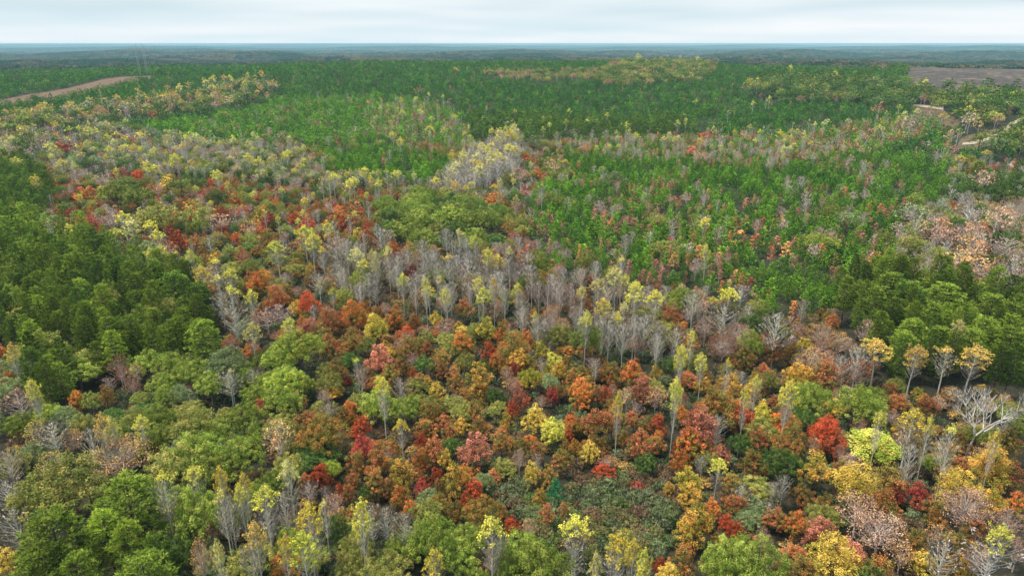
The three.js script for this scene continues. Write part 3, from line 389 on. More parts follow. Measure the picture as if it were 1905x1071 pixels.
// ---------------------------------------------------------------- stands of trees between those, as patches of the land
// [outline in photograph pixels, spacing in metres, mix of species and colours with their weights, height factor]
const ZONES = [
  ['corridor', [[-60, 202, 6], [20, 187, 6], [120, 175, 6], [190, 160, 6], [255, 147, 4], [290, 144, 3], [287, 142], [215, 144], [130, 164], [60, 175], [0, 186], [-60, 196]], 9, 'Sn 3,Sa 2,So 1,Sd 1', 0.38],
  ['field', [[1688, 150, 20], [1690, 124], [1760, 121], [1905, 122], [2100, 124], [2100, 153, 20], [1905, 151, 20], [1760, 152, 20]], 6, 'Sn 3,Sd 3,Ss 2,Sa 1', 0.6],
  ['yard', [[1697, 195], [1755, 201], [1790, 226], [1785, 245, 4], [1745, 226, 5], [1700, 209, 5]], 6, 'Sn 2,So 2,Sa 1,Ss 1', 0.55],
  ['track', [[1772, 262], [1780, 282, 4], [1830, 278, 4], [1880, 256, 4], [1905, 236, 4], [1905, 214], [1868, 216], [1850, 244], [1795, 258]], 9, 'So 2,Ss 2,Sd 1', 0.4],
  ['track', [[1868, 300], [1905, 318], [1940, 330], [1940, 300], [1890, 290]], 0],
  ['pines', [[-80, 385], [50, 392], [90, 412], [150, 425], [180, 445], [220, 470], [270, 480], [310, 510], [355, 525], [390, 545], [410, 580], [413, 620], [385, 655], [355, 685], [285, 680], [200, 690], [190, 720], [120, 745], [50, 720], [30, 650], [0, 615], [-80, 600]], 5.2, 'Pd 2.4,P 5,Pl 2,Oo .7,Og .5', 1],
  ['pines', [[-60, 305], [40, 300], [95, 335], [90, 385], [40, 395], [-60, 385]], 5, 'P 3,Pd 3', 0.9],
  ['pines', [[1560, 525], [1640, 508], [1700, 520], [1760, 530], [1850, 550], [1980, 570], [1980, 720], [1905, 720], [1800, 690], [1680, 700], [1620, 660], [1570, 600]], 5.4, 'Pd 2,P 5,Pl 1.4,Od .5,Oo .5', 1],
  ['clearing', [[1060, 890], [1130, 862], [1230, 850], [1262, 900], [1262, 960], [1230, 1000], [1180, 1020], [1110, 985], [1030, 975], [950, 960], [900, 905], [940, 865], [1010, 862]], 3.1, 'Ss 5,So 3,Sg 2,Sn .6', 1],
  ['knoll', [[700, 370], [780, 352], [870, 362], [935, 385], [950, 440], [860, 460], [740, 440], [700, 410]], 7, 'Og 3,Oo 1,Od 2', 0.85],
  ['poplars', [[590, 440], [700, 440], [790, 460], [880, 460], [960, 455], [1010, 500], [1110, 520], [1250, 540], [1380, 545], [1410, 590], [1400, 650], [1280, 660], [1160, 640], [1060, 610], [960, 600], [860, 590], [760, 575], [660, 550], [600, 510]], 6.6, 'Bg 4,Bw 2.4,Ty 1.1,Oo 1.2,Bp .8,Tp .7,Ha 1.2,Hk .8,Og 1,Mn 1', 1],
  ['plantation', [[1005, 480], [985, 420], [990, 370], [1010, 320], [1060, 285], [1250, 300], [1440, 310], [1560, 285], [1700, 275], [1775, 255], [1800, 300], [1770, 345], [1690, 395], [1660, 440], [1690, 510], [1640, 520], [1560, 545], [1480, 575], [1400, 560], [1260, 535], [1130, 515]], 4.4, 'Y 9,Yd 4,Yl 3.5,Cn 1.5,Ck 1,Co .7,Ca .4,Cg 1.6,Cr .5,Bp .7,Hn .4,Hp .5,Ty .1,Oo .15', 1],
  ['pinkmix', [[1010, 318], [1000, 290], [1080, 255], [1200, 250], [1340, 250], [1500, 245], [1640, 215], [1740, 215], [1760, 240], [1560, 290], [1440, 315], [1250, 305], [1060, 290]], 4, 'Y 7,Yd 3,Yl 2,Ck 1.6,Cn 1.8,Cr 1,Cg 2,Ca .6,Bp 1,Bg .5,Ty .3,Hk .5,Tp .3,Hn .5', 1],
  ['tallpines', [[870, 215], [960, 215], [1100, 225], [1280, 220], [1300, 240], [1180, 255], [1060, 250], [1000, 262], [920, 255], [875, 240]], 6, 'Pd 5,P 2,Od 2,Ty .3', 0.9],
  ['oldfield', [[680, 215], [760, 195], [830, 200], [870, 250], [905, 285], [880, 300], [800, 275], [700, 260]], 4.6, 'Y 6,Ck 1.2,Cn 1.5,Ty .5,Cg 2,Tl .3,Bp .8,Yl 1.5', 1],
  ['plantation', [[245, 228], [300, 222], [430, 202], [520, 178], [700, 172], [790, 185], [880, 215], [840, 215], [700, 215], [700, 262], [800, 280], [885, 305], [800, 335], [690, 330], [620, 315], [560, 300], [610, 285], [560, 262], [470, 258], [400, 246], [330, 255]], 4, 'Y 9,Yd 2,Yl 3,Cn .8,Ck .4,Cg .8,Bp .3,Hp .3,Oo .15', 1],
  ['edgewood', [[1690, 400], [1760, 375], [1905, 365], [1990, 360], [1990, 560], [1840, 545], [1720, 530], [1690, 500], [1660, 440]], 5.2, 'Hk 2.2,Od 1.2,Ha 2.4,Bp 2.4,Oo 1.6,Bw 1.2,Hp 1.6,Mo .3,Hs 1', 0.9],
  ['woodlot', [[1380, 168], [1440, 146], [1560, 150], [1690, 150], [1905, 155], [2050, 160], [2050, 290], [1905, 285], [1800, 245], [1740, 205], [1600, 190], [1450, 190]], 7.5, 'Pd 3,Od 8,Oo 2.4,Og 1,Hn 2,Ha .6,Os .8,Ty .2', 1.35],
  ['darkwood', [[1700, 345], [1780, 330], [1905, 320], [1990, 320], [1990, 372], [1760, 380], [1690, 400]], 6, 'Od 4,Pd 3,Os 1,Hp 1,Bg 1', 0.9],
  ['hardwood', [[1130, 128], [1200, 113], [1310, 108], [1330, 130], [1300, 150], [1120, 158]], 7, 'Od 4,Oo 4,Hn 2.6,Ha 1.4,Ta .3', 1.25],
  ['hardwood', [[900, 133], [1130, 125], [1130, 148], [1000, 150], [900, 142]], 7, 'Hn 3,Oo 2,Ha 2,Od 2', 1],
  ['hedge', [[-60, 240], [60, 208], [180, 198], [330, 178], [430, 156], [500, 148], [520, 165], [500, 182], [400, 200], [300, 215], [200, 225], [60, 235]], 7.5, 'Od 4,Ta 1.6,Ha 2.4,Hp 1.4,Hn 1,Oo 1.5', 1.25],
  ['palestand', [[825, 350], [862, 305], [930, 263], [966, 262], [968, 305], [905, 350]], 4.3, 'Bw 5,Bg 3,Tp .7,Ty .5', 1.3],
  ['reds', [[110, 330], [230, 320], [430, 330], [560, 345], [700, 350], [700, 430], [590, 445], [480, 450], [330, 440], [200, 405], [100, 395]], 5.4, 'Mr 1.6,Mn 2.5,Mc 1.2,Mo 1.5,Mu 2,Oo 2,Bp 1.4,Hk 1.6,Hn 1.6,Od 1.4,Ty .6', 0.75],
  ['mixband', [[-60, 232], [180, 222], [330, 255], [470, 262], [560, 270], [600, 300], [700, 335], [800, 340], [900, 290], [960, 262], [1000, 290], [990, 380], [940, 380], [800, 350], [560, 345], [300, 325], [100, 335], [90, 300], [-60, 300]], 5.2, 'Ty .8,Tp 1.1,Bp 2.6,Bg 2.4,Hp 2.6,Hk 1.6,Hn 1.2,Od 1.7,Oo 2.4,Os .8,Mn 1,Ck .8,Yd 1,Mr .4,Ma .6', 0.85],
  ['leftgreen', [[-60, 760], [60, 730], [200, 760], [290, 700], [420, 650], [560, 640], [600, 720], [540, 800], [460, 900], [500, 1071], [520, 1200], [-80, 1250], [-100, 900]], 6, 'Og 4,Oo 3,Od 1,Bg 1,Os 1', 0.65],
  ['bottom', [[500, 980], [620, 930], [760, 960], [980, 970], [1180, 1040], [1300, 1200], [500, 1200]], 6, 'Og 4,Oo 3,Bg .8,Os 1', 0.6],
  ['rightwarm', [[1250, 850], [1300, 700], [1560, 640], [1905, 680], [1990, 700], [2080, 1200], [1300, 1200], [1262, 960]], 5.2, 'Ma 2.5,Mu 3,Mn 2,Hk 1.5,Ha 2,Mo 1.2,Oo 1.5,Bg .8', 0.62],
  ['maples', [[400, 540], [560, 460], [700, 560], [960, 610], [1240, 660], [1270, 860], [1010, 860], [900, 905], [760, 960], [560, 930], [520, 760], [560, 640]], 4.8, 'Mu 4,Mo 1.3,Mn 2.2,Ma 1.2,Oo 1.6,So 1.5,Mr .4,Hn 1.6,Bp .8', 0.58],
];
const inside = (poly, x, z) => { let c = false; for (let i = 0, j = poly.length - 1; i < poly.length; j = i++) { const [xi, zi] = poly[i], [xj, zj] = poly[j]; if ((zi > z) !== (zj > z) && x < (xj - xi) * (z - zi) / (zj - zi) + xi) c = !c; } return c; };
const zones = ZONES.map(([name, outline, spacing, mix, tall]) => {
  const poly = outline.map(([px, py, up]) => { const p = at(px, py, up !== undefined ? up : spacing ? (/yard|track|field|corridor/.test(name) ? 0 : 6) : 0); return [p.x, p.z]; });
  const xs = poly.map((p) => p[0]), zs = poly.map((p) => p[1]);
  const list = mix ? mix.split(',').map((m) => { const [c, w] = m.split(' '); return [c[0], c[1] || '_', +w]; }) : [];
  return { name, poly, spacing, list, tall, sum: list.reduce((a, m) => a + m[2], 0), box: [Math.min(...xs), Math.max(...xs), Math.min(...zs), Math.max(...zs)] };
});
const wild = { name: 'wild', spacing: 5.4, tall: 0.75, list: [['M', 'u', 2], ['M', 'n', 2], ['O', 'o', 2], ['S', 'o', 3], ['H', 'n', 2], ['B', 'p', 1.5], ['M', 'o', 1]], sum: 13.5 };
const farPines = { name: 'farpines', spacing: 4.2, tall: 1, list: [['Y', 'd', 8], ['Y', '_', 1.5], ['C', 'n', .25], ['O', 'd', .12]], sum: 9.87 };
function zoneAt(x, z, r) {
  for (const q of zones) if (x >= q.box[0] && x <= q.box[1] && z >= q.box[2] && z <= q.box[3] && inside(q.poly, x, z)) return q;
  return r > 640 ? farPines : wild;
}
const CELL = 12, cells = new Map();
const cellKey = (x, z) => Math.floor(x / CELL) * 10007 + Math.floor(z / CELL);
const put = (t) => { const k = cellKey(t.x, t.z); if (!cells.has(k)) cells.set(k, []); cells.get(k).push(t); };
trees.forEach(put);
const crowded = (x, z, rad) => {
  for (let i = -1; i <= 1; i++) for (let j = -1; j <= 1; j++) for (const t of cells.get(cellKey(x + i * CELL, z + j * CELL)) || []) if (t.hand && Math.hypot(t.x - x, t.z - z) < (t.sp === 'T' || t.sp === 'B' ? 0.26 : 0.36) * t.w + rad) return true;
  return false;
};
const rnd = rngOf(42);
const BASE = { M: [9, 7], O: [11.5, 9.6], P: [14.5, 7.2], Y: [7.8, 5.4], T: [17, 5.2], H: [10, 6.6], B: [12.5, 6], C: [8.2, 3.3], S: [3, 4.2] };
function scatter(rMin, rMax, test) {
  for (let r = rMin; r < rMax;) {
    const step = test(r); const n = Math.ceil(1.42 * r / step);
    for (let i = 0; i < n; i++) {
      const a = -0.71 + 1.42 * (i + rnd()) / n, rr = r + (rnd() - 0.5) * step * 0.9, x = rr * Math.sin(a), z = -rr * Math.cos(a);
      const q = zoneAt(x, z, rr), u = rnd(), keep = rnd(), pick = rnd(), hk = rnd(), wk = rnd();
      if (!q.spacing) continue;
      const far = 1 + Math.max(0, r - 480) / 1500, want = q.spacing * far;
      if (keep > (step * step) / (want * want)) continue;
      const drift = /plantation|pinkmix|oldfield|mixband|palestand/.test(q.name) ? pick : (10 + 2.6 * N2(x / 44, z / 44, 23) + pick * 0.45) % 1;   // kinds stand in drifts
      if (/plantation|farpines/.test(q.name) && (N2(x / 21, z / 30, 29) > 0.34 && u < 0.8 || N2(x / 7.5, z / 11, 31) > 0.3)) continue;
      let k = drift * q.sum, m = q.list[0]; for (const c of q.list) { if ((k -= c[2]) <= 0) { m = c; break; } }
      if (m[0] !== 'Y' && q.name === 'plantation' && N2(x / 38, z / 55, 19) < -0.06) m = q.list[Math.floor(pick * 300) % 2];
      const [bh, bw] = BASE[m[0]], grow = 1 + (far - 1) * 0.45, s = (m[0] === 'T' || m[0] === 'B' || m[0] === 'Y' ? 0.62 + 0.62 * hk : 0.74 + 0.5 * hk) * q.tall;
      const w = bw * (0.68 + 0.64 * wk) * (q.tall < 0.8 ? Math.max(0.72, q.tall) : q.tall > 1.1 ? q.tall * 1.15 : 1) * grow, h = bh * s * Math.sqrt(grow);
      if (crowded(x, z, w * (q.name === 'clearing' || m[0] === 'Y' || m[0] === 'C' ? 0.1 : 0.22))) continue;
      addTree(m[0], m[1], x, z, h, w, false);
    }
    r += step;
  }
}
scatter(62, 330, () => 3.1);
scatter(330, 2000, (r) => 3.35 * (1 + Math.max(0, r - 480) / 1500));
// low growth on the forest floor
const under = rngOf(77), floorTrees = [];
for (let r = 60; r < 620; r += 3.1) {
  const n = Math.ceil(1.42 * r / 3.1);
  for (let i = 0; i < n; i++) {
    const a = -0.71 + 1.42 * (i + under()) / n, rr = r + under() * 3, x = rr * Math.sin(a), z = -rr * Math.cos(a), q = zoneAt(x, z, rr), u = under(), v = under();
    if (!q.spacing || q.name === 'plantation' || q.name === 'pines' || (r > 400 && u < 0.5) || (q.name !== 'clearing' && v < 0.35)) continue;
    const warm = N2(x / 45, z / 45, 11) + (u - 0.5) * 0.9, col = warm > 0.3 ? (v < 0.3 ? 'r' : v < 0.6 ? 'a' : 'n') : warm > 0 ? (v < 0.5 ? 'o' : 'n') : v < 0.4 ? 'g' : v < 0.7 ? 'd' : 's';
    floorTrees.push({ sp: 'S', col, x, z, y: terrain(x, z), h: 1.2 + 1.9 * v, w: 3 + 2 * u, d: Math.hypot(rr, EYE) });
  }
}

// ---------------------------------------------------------------- ground, corridor, field, tracks
function noiseTexture(size, seed, pal, freq) {
  const data = new Uint8Array(size * size * 4);
  for (let j = 0; j < size; j++) for (let i = 0; i < size; i++) {
    let v = 0, amp = 0.5; for (let o = 0; o < 5; o++) { const f = freq * 2 ** o / size, wx = i * f, wy = j * f, p = freq * 2 ** o, tx = i / size, ty = j / size;
      const s = lerp(lerp(perlin.noise(wx, wy, seed + o), perlin.noise(wx - p, wy, seed + o), tx), lerp(perlin.noise(wx, wy - p, seed + o), perlin.noise(wx - p, wy - p, seed + o), tx), ty); v += s * amp; amp *= 0.72; }
    const t = Math.min(0.999, Math.max(0, 0.5 + v * 1.1)) * (pal.length - 1), k = Math.floor(t), o = (j * size + i) * 4;
    for (let c = 0; c < 3; c++) data[o + c] = lerp(pal[k][c], pal[k + 1][c], t - k); data[o + 3] = 255;
  }
  const tx = new THREE.DataTexture(data, size, size); tx.colorSpace = THREE.SRGBColorSpace; tx.wrapS = tx.wrapT = THREE.RepeatWrapping; tx.magFilter = THREE.LinearFilter; tx.needsUpdate = true; return tx;
}
const structure = (mesh, name) => { mesh.name = name; mesh.userData.kind = 'structure'; mesh.receiveShadow = true; scene.add(mesh); return mesh; };
{
  const NR = 300, NA = 460, pos = [], uv = [], idx = [], radii = [], turnOf = (i) => i <= 400 ? -0.8 + 1.6 * i / 400 : 0.8 + (Math.PI * 2 - 1.6) * (i - 400) / 60;
  for (let k = 0; k <= NR; k++) radii.push(k === 0 ? 0 : 18 * Math.pow(32000 / 18, (k - 1) / (NR - 1)));
  for (let k = 0; k <= NR; k++) for (let i = 0; i <= NA; i++) { const a = turnOf(i), x = radii[k] * Math.sin(a), z = -radii[k] * Math.cos(a); pos.push(x, terrain(x, z), z); uv.push(x / 24, z / 24); }
  for (let k = 0; k < NR; k++) for (let i = 0; i < NA; i++) { const a = k * (NA + 1) + i, b = a + 1, c = a + NA + 1, d = c + 1; idx.push(a, c, b, b, c, d); }
  const g = new THREE.BufferGeometry(); g.setAttribute('position', new THREE.Float32BufferAttribute(pos, 3)); g.setAttribute('uv', new THREE.Float32BufferAttribute(uv, 2)); g.setIndex(idx); g.computeVertexNormals();
  if (g.attributes.normal.getY(2000) < 0) { idx.reverse(); g.setIndex(idx); g.computeVertexNormals(); }
  const tex = noiseTexture(512, 5, [[32, 30, 22], [48, 40, 30], [40, 44, 28], [66, 54, 40], [52, 52, 36]], 9);  // ground tones darkened too, so gaps between crowns read as shaded
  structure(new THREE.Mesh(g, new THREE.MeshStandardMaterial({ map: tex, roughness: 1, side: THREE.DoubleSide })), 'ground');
}
// a sheet laid over the land, cut into cells; outline given on the photograph
function sheet(name, rows, mat, lift, uvScale = 14) {
  const pos = [], uv = [], idx = [], nu = 24, nv = rows[1].length * 9; let m = 0;
  const lines = rows.map((line) => line.map(([px, py, up]) => { const p = at(px, py, up || 0); return [p.x, p.z]; }));
  const along = (l, t) => { const s = t * (l.length - 1), k = Math.min(l.length - 2, Math.floor(s)); return [lerp(l[k][0], l[k + 1][0], s - k), lerp(l[k][1], l[k + 1][1], s - k)]; };
  for (let i = 0; i <= nu * 4; i++) for (let j = 0; j <= nv; j++) {
    const a = along(lines[0], i / (nu * 4)), b = along(lines[1], i / (nu * 4)), e = (j === 0 || j === nv) ? 0.03 * N2(i * 0.7, j * 3 + 1, 2) : 0, t = j / nv + e, x = lerp(a[0], b[0], t), z = lerp(a[1], b[1], t);
    pos.push(x, terrain(x, z) + lift, z); uv.push(x / uvScale, z / uvScale); m++;
  }
  for (let i = 0; i < nu * 4; i++) for (let j = 0; j < nv; j++) { const a = i * (nv + 1) + j, b = a + 1, c = a + nv + 1, d = c + 1; idx.push(a, b, c, b, d, c); }
  const g = new THREE.BufferGeometry(); g.setAttribute('position', new THREE.Float32BufferAttribute(pos, 3)); g.setAttribute('uv', new THREE.Float32BufferAttribute(uv, 2)); g.setIndex(idx); g.computeVertexNormals();
  if (g.attributes.normal.getY(40) < 0) { g.setIndex(idx.slice().reverse()); g.computeVertexNormals(); }
  return structure(new THREE.Mesh(g, mat), name);
}
const grassTex = noiseTexture(512, 21, [[66, 54, 42], [100, 76, 60], [118, 90, 70], [88, 80, 56], [134, 106, 82]], 7);
const soilTex = noiseTexture(512, 33, [[40, 36, 38], [92, 78, 74], [52, 48, 44], [132, 108, 92], [64, 56, 52]], 6);
const sandTex = noiseTexture(256, 45, [[150, 136, 118], [178, 164, 146], [162, 146, 126], [188, 176, 160]], 6);
const dirtTex = noiseTexture(256, 51, [[84, 70, 54], [108, 86, 68], [92, 84, 58], [124, 100, 80]], 6);
const flat = (map) => new THREE.MeshStandardMaterial({ map, roughness: 1, side: THREE.DoubleSide });
sheet('power_line_corridor', [[[-60, 203, 6], [20, 188, 6], [70, 183, 6], [120, 176, 6], [190, 161, 6], [255, 147, 4], [290, 144, 2]], [[-60, 196], [5, 186], [60, 175], [130, 164], [170, 154], [225, 144], [287, 141]]], flat(grassTex), 0.9, 40);
sheet('cleared_field', [[[1688, 151, 19], [1760, 153, 19], [1905, 152, 19], [2100, 154, 19]], [[1690, 124], [1760, 121], [1905, 122], [2100, 124]]], flat(soilTex), 2.2, 150);
sheet('dirt_yard', [[[1700, 209], [1745, 228], [1778, 241]], [[1697, 195], [1750, 202], [1790, 226]]], flat(dirtTex), 0.5);
sheet('dirt_road', [[[1699, 199], [1730, 202], [1756, 206]], [[1699, 195], [1730, 197.5], [1756, 201]]], flat(sandTex), 0.9);
sheet('dirt_yard_001', [[[1778, 277], [1815, 281], [1852, 268]], [[1790, 256], [1830, 245], [1862, 238]]], flat(dirtTex), 0.5);
sheet('dirt_road_001', [[[1790, 271], [1812, 270], [1844, 261], [1865, 251], [1886, 234], [1905, 224]], [[1792, 267], [1812, 265], [1842, 256], [1862, 247], [1880, 230], [1905, 219]]], flat(sandTex), 0.9);
sheet('dirt_road_002', [[[1876, 309], [1905, 322], [1940, 336]], [[1884, 300], [1905, 308], [1940, 318]]], flat(sandTex), 0.9);
const clayTex = noiseTexture(256, 61, [[150, 84, 58], [176, 104, 74], [160, 96, 66]], 6);
sheet('clay_bank', [[[614, 263], [622, 266], [632, 268]], [[616, 249], [622, 254], [630, 262]]], flat(clayTex), 0.6);

// ---------------------------------------------------------------- names, labels
const counts = {};
const numbered = (n) => { const k = counts[n] = (counts[n] ?? -1) + 1; return k ? `${n}_${String(k).padStart(3, '0')}` : n; };
const KIND = {
  M: ['maple_tree', 'maples and other round-crowned hardwoods'], O: ['oak_tree', 'oaks among the woodland'], P: ['pine_tree', 'grown pines'], Y: ['young_pine_tree', 'planted young pines'],
  T: ['poplar_tree', 'tall yellow-topped poplars'], H: ['half_bare_tree', 'hardwoods with thin leaves'], B: ['bare_tree', 'bare grey trees'], C: ['slender_tree', 'slender hardwoods among the pines'], S: ['shrub', 'shrubs of the clearing'],
};
const COLOR = {
  P: { _: 'green', d: 'dark green', l: 'light green' }, Y: { _: 'bright green', d: 'deep green', l: 'light green', b: 'blue-green' },
  O: { g: 'mid green', o: 'olive', d: 'dark green', s: 'sage', l: 'yellow-green', u: 'olive and russet', y: 'yellow-green' },
  M: { r: 'scarlet', c: 'crimson', o: 'orange', a: 'amber', n: 'russet', k: 'salmon pink', y: 'yellow', l: 'lime', u: 'olive-orange' },
  T: { y: 'yellow', l: 'lime', p: 'pale', a: 'golden' }, H: { k: 'pink', a: 'tan', n: 'brown', y: 'yellow', p: 'mauve', s: 'sage' },
  B: { g: 'grey', w: 'white', p: 'pinkish grey' }, C: { o: 'orange', r: 'red', k: 'pink', n: 'brown', y: 'yellow', a: 'amber', g: 'olive' }, S: { s: 'sage', o: 'olive', g: 'green', n: 'brown', d: 'dark', a: 'tan', r: 'red' },
};
const PHRASE = { M: (c) => `round-crowned ${c} maple`, O: (c) => `broad ${c} oak`, P: (c) => `tall ${c} pine`, Y: (c) => `small ${c} pine`, T: (c) => `tall ${c}-topped poplar`, H: (c) => `half-bare ${c} tree`, B: (c) => `bare ${c} tree`, C: (c) => `slender ${c} tree`, S: (c) => `${c} shrub` };
const MARKS = [['big white bare tree', 1825, 770], ['scarlet maple by lime tree', 1552, 815], ['shrubby clearing', 1130, 915], ['blue-green young pine', 1033, 912], ['golden tree at lower left', 218, 855], ['dark pine stand at left', 220, 560], ['round green knoll', 840, 405], ['lone golden poplar', 835, 485], ['yellow maple at centre', 900, 615], ['pine stand at right edge', 1740, 590], ['young pine plantation', 1300, 390], ['grey poplar cluster', 935, 300], ['lime oak pair', 235, 350], ['power line corridor', 150, 165], ['steel pylon', 268, 125], ['sandy track', 1830, 255], ['cleared brown field', 1800, 135], ['bright oak at bottom', 1400, 1030], ['broad yellow poplar', 1356, 550], ['yellow oak by track', 1836, 295]];
const ORD = ['nearest', 'second nearest', 'third nearest', 'fourth nearest', 'fifth nearest', 'sixth nearest', 'seventh nearest', 'eighth nearest', 'ninth nearest', 'tenth nearest', 'eleventh nearest', 'twelfth nearest', 'thirteenth nearest', 'fourteenth nearest', 'fifteenth nearest', 'sixteenth nearest', 'seventeenth nearest', 'eighteenth nearest', 'nineteenth nearest', 'twentieth nearest'];
function labelAll(list) {
  const by = {};
  for (const t of list) {
    const [px, py] = t.top;
    let best = null, bd = 1e9; for (const m of MARKS) { const d = Math.hypot(px - m[1], (py - m[2]) * 1.3); if (d < bd) { bd = d; best = m; } }
    const dx = px - best[1], dy = py - best[2], side = Math.abs(dx) > Math.abs(dy) ? (dx < 0 ? 'left of' : 'right of') : (dy < 0 ? 'behind' : 'in front of');
    t.say = `${PHRASE[t.sp](COLOR[t.sp][t.col])} ${side} ${best[0]}`; t.gap = bd;
    (by[t.say] ??= []).push(t);
  }
  for (const say in by) {
    const l = by[say].sort((a, b) => a.gap - b.gap);
    l.forEach((t, i) => { t.label = l.length === 1 ? say : i < ORD.length ? `${say}, ${ORD[i]}` : `${say}, beyond the nearest twenty`; });
  }
}

// ---------------------------------------------------------------- planting
const inFrame = (t) => { const [px, py, f] = toPhoto(t.x, t.y + t.h * 0.75, t.z); t.top = [px, py]; const m = t.w / 2 / f * FOCAL; return f > 0 && px > -m * 0.6 && px < PHOTO_W + m * 0.6 && py > 60 && toPhoto(t.x, t.y + t.h, t.z)[1] < PHOTO_H - 4; };
const LIMIT = 300, dummy = new THREE.Object3D(), tint = new THREE.Color();
const singles = [], massOf = {};
for (const sp in KIND) {
  const all = trees.filter((t) => t.sp === sp), seen = all.filter(inFrame).sort((a, b) => (b.hand ? 1.6 : 1) * b.w / b.d - (a.hand ? 1.6 : 1) * a.w / a.d);
  const own = new Set(seen.slice(0, LIMIT));
  singles.push(...own);
  massOf[sp] = all.filter((t) => !own.has(t));
}
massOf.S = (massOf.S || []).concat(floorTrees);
labelAll(singles);
const lodOf = (d) => d < 300 ? 0 : d < 640 ? 1 : 2;
const pickRng = rngOf(9);
const woodOf = (t) => BARK[t.sp === 'B' ? { g: 'grey', w: 'white', p: 'pink' }[t.col] : SPECIES[t.sp].bark];
for (const t of singles) {
  const S = SPECIES[t.sp], fine = 'MH'.includes(t.sp) && lodOf(t.d) === 0 && t.w / S.w > 1.25, p = proto(t.sp, lodOf(t.d), Math.floor(pickRng() * (fine ? 3 : VARIANTS)), fine), o = new THREE.Group();
  o.name = numbered(KIND[t.sp][0]);
  const wood = p.wood && new THREE.Mesh(p.wood, woodOf(t)); if (wood) wood.name = t.sp === 'S' ? 'stem' : 'trunk';
  const kv = pickRng(), crown = p.leaves && new THREE.Mesh(p.leaves, leafPair(t.sp, t.col, kv < 0.4 ? 0 : kv < 0.72 ? 1 : 2));
  if (wood) o.add(wood);
  if (crown) { crown.name = 'crown'; o.add(crown); }
  o.traverse((m) => { m.castShadow = m.receiveShadow = true; });
  o.position.set(t.x, t.y, t.z); o.rotation.y = pickRng() * Math.PI * 2; o.scale.set(t.w / S.w, t.h / S.h, t.w / S.w);
  o.userData = { label: t.label, category: t.sp === 'S' ? 'shrub' : 'tree', group: KIND[t.sp][1] };
  scene.add(o);
}
// the rest of each kind, too many to count
const MASS = { M: 'maple_trees', O: 'oak_trees', P: 'pine_trees', Y: 'young_pine_trees', T: 'poplar_trees', H: 'half_bare_trees', B: 'bare_trees', C: 'slender_trees', S: 'undergrowth' };
const MASS_LABEL = { M: 'small maples filling the gaps between larger crowns', O: 'smaller oaks filling the woods into the distance', P: 'smaller and farther pines of the pine stands', Y: 'countless young pines of the plantation into the distance', T: 'far poplars scattered through the woods', H: 'half-bare hardwoods filling the woods', B: 'bare grey trees filling the woods', C: 'slender hardwoods scattered among planted pines', S: 'low undergrowth and shrubs on the forest floor' };
const massMats = [leafMat(new THREE.Color(1, 1, 1)), leafMat(new THREE.Color(0.92, 1.06, 0.95))];
for (const sp in massOf) {
  const parts = {}, g = new THREE.Group(); g.name = MASS[sp];
  g.userData = { kind: 'stuff', label: MASS_LABEL[sp], category: sp === 'S' ? 'undergrowth' : 'trees' };
  for (const t of massOf[sp]) { const key = lodOf(t.d) + '' + Math.floor(pickRng() * (lodOf(t.d) === 2 && t.sp !== 'T' ? 5 : VARIANTS)); (parts[key] ??= []).push(t); }
  for (const key in parts) {
    const list = parts[key], p = proto(sp, +key[0], +key[1]), S = SPECIES[sp], lod = +key[0];
    const woods = p.wood && !(lod === 2 && 'YPMOS'.includes(sp)) ? new THREE.InstancedMesh(p.wood, BARK[S.bark], list.length) : null;
    const leaves = p.leaves ? new THREE.InstancedMesh(p.leaves, massMats, list.length) : null;
    list.forEach((t, i) => {
      dummy.position.set(t.x, t.y, t.z); dummy.rotation.y = pickRng() * Math.PI * 2; dummy.scale.set(t.w / S.w, t.h / S.h, t.w / S.w); dummy.updateMatrix();
      if (woods) woods.setMatrixAt(i, dummy.matrix);
      if (leaves) {
        leaves.setMatrixAt(i, dummy.matrix);
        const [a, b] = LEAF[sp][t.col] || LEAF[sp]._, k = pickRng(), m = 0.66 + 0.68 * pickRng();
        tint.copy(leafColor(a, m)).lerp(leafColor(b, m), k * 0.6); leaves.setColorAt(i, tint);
      }
    });
    for (const [m, n] of [[woods, 'trunk'], [leaves, 'crown']]) if (m) { m.name = n; m.castShadow = m.receiveShadow = true; g.add(m); }
  }
  if (g.children.length) scene.add(g);
}

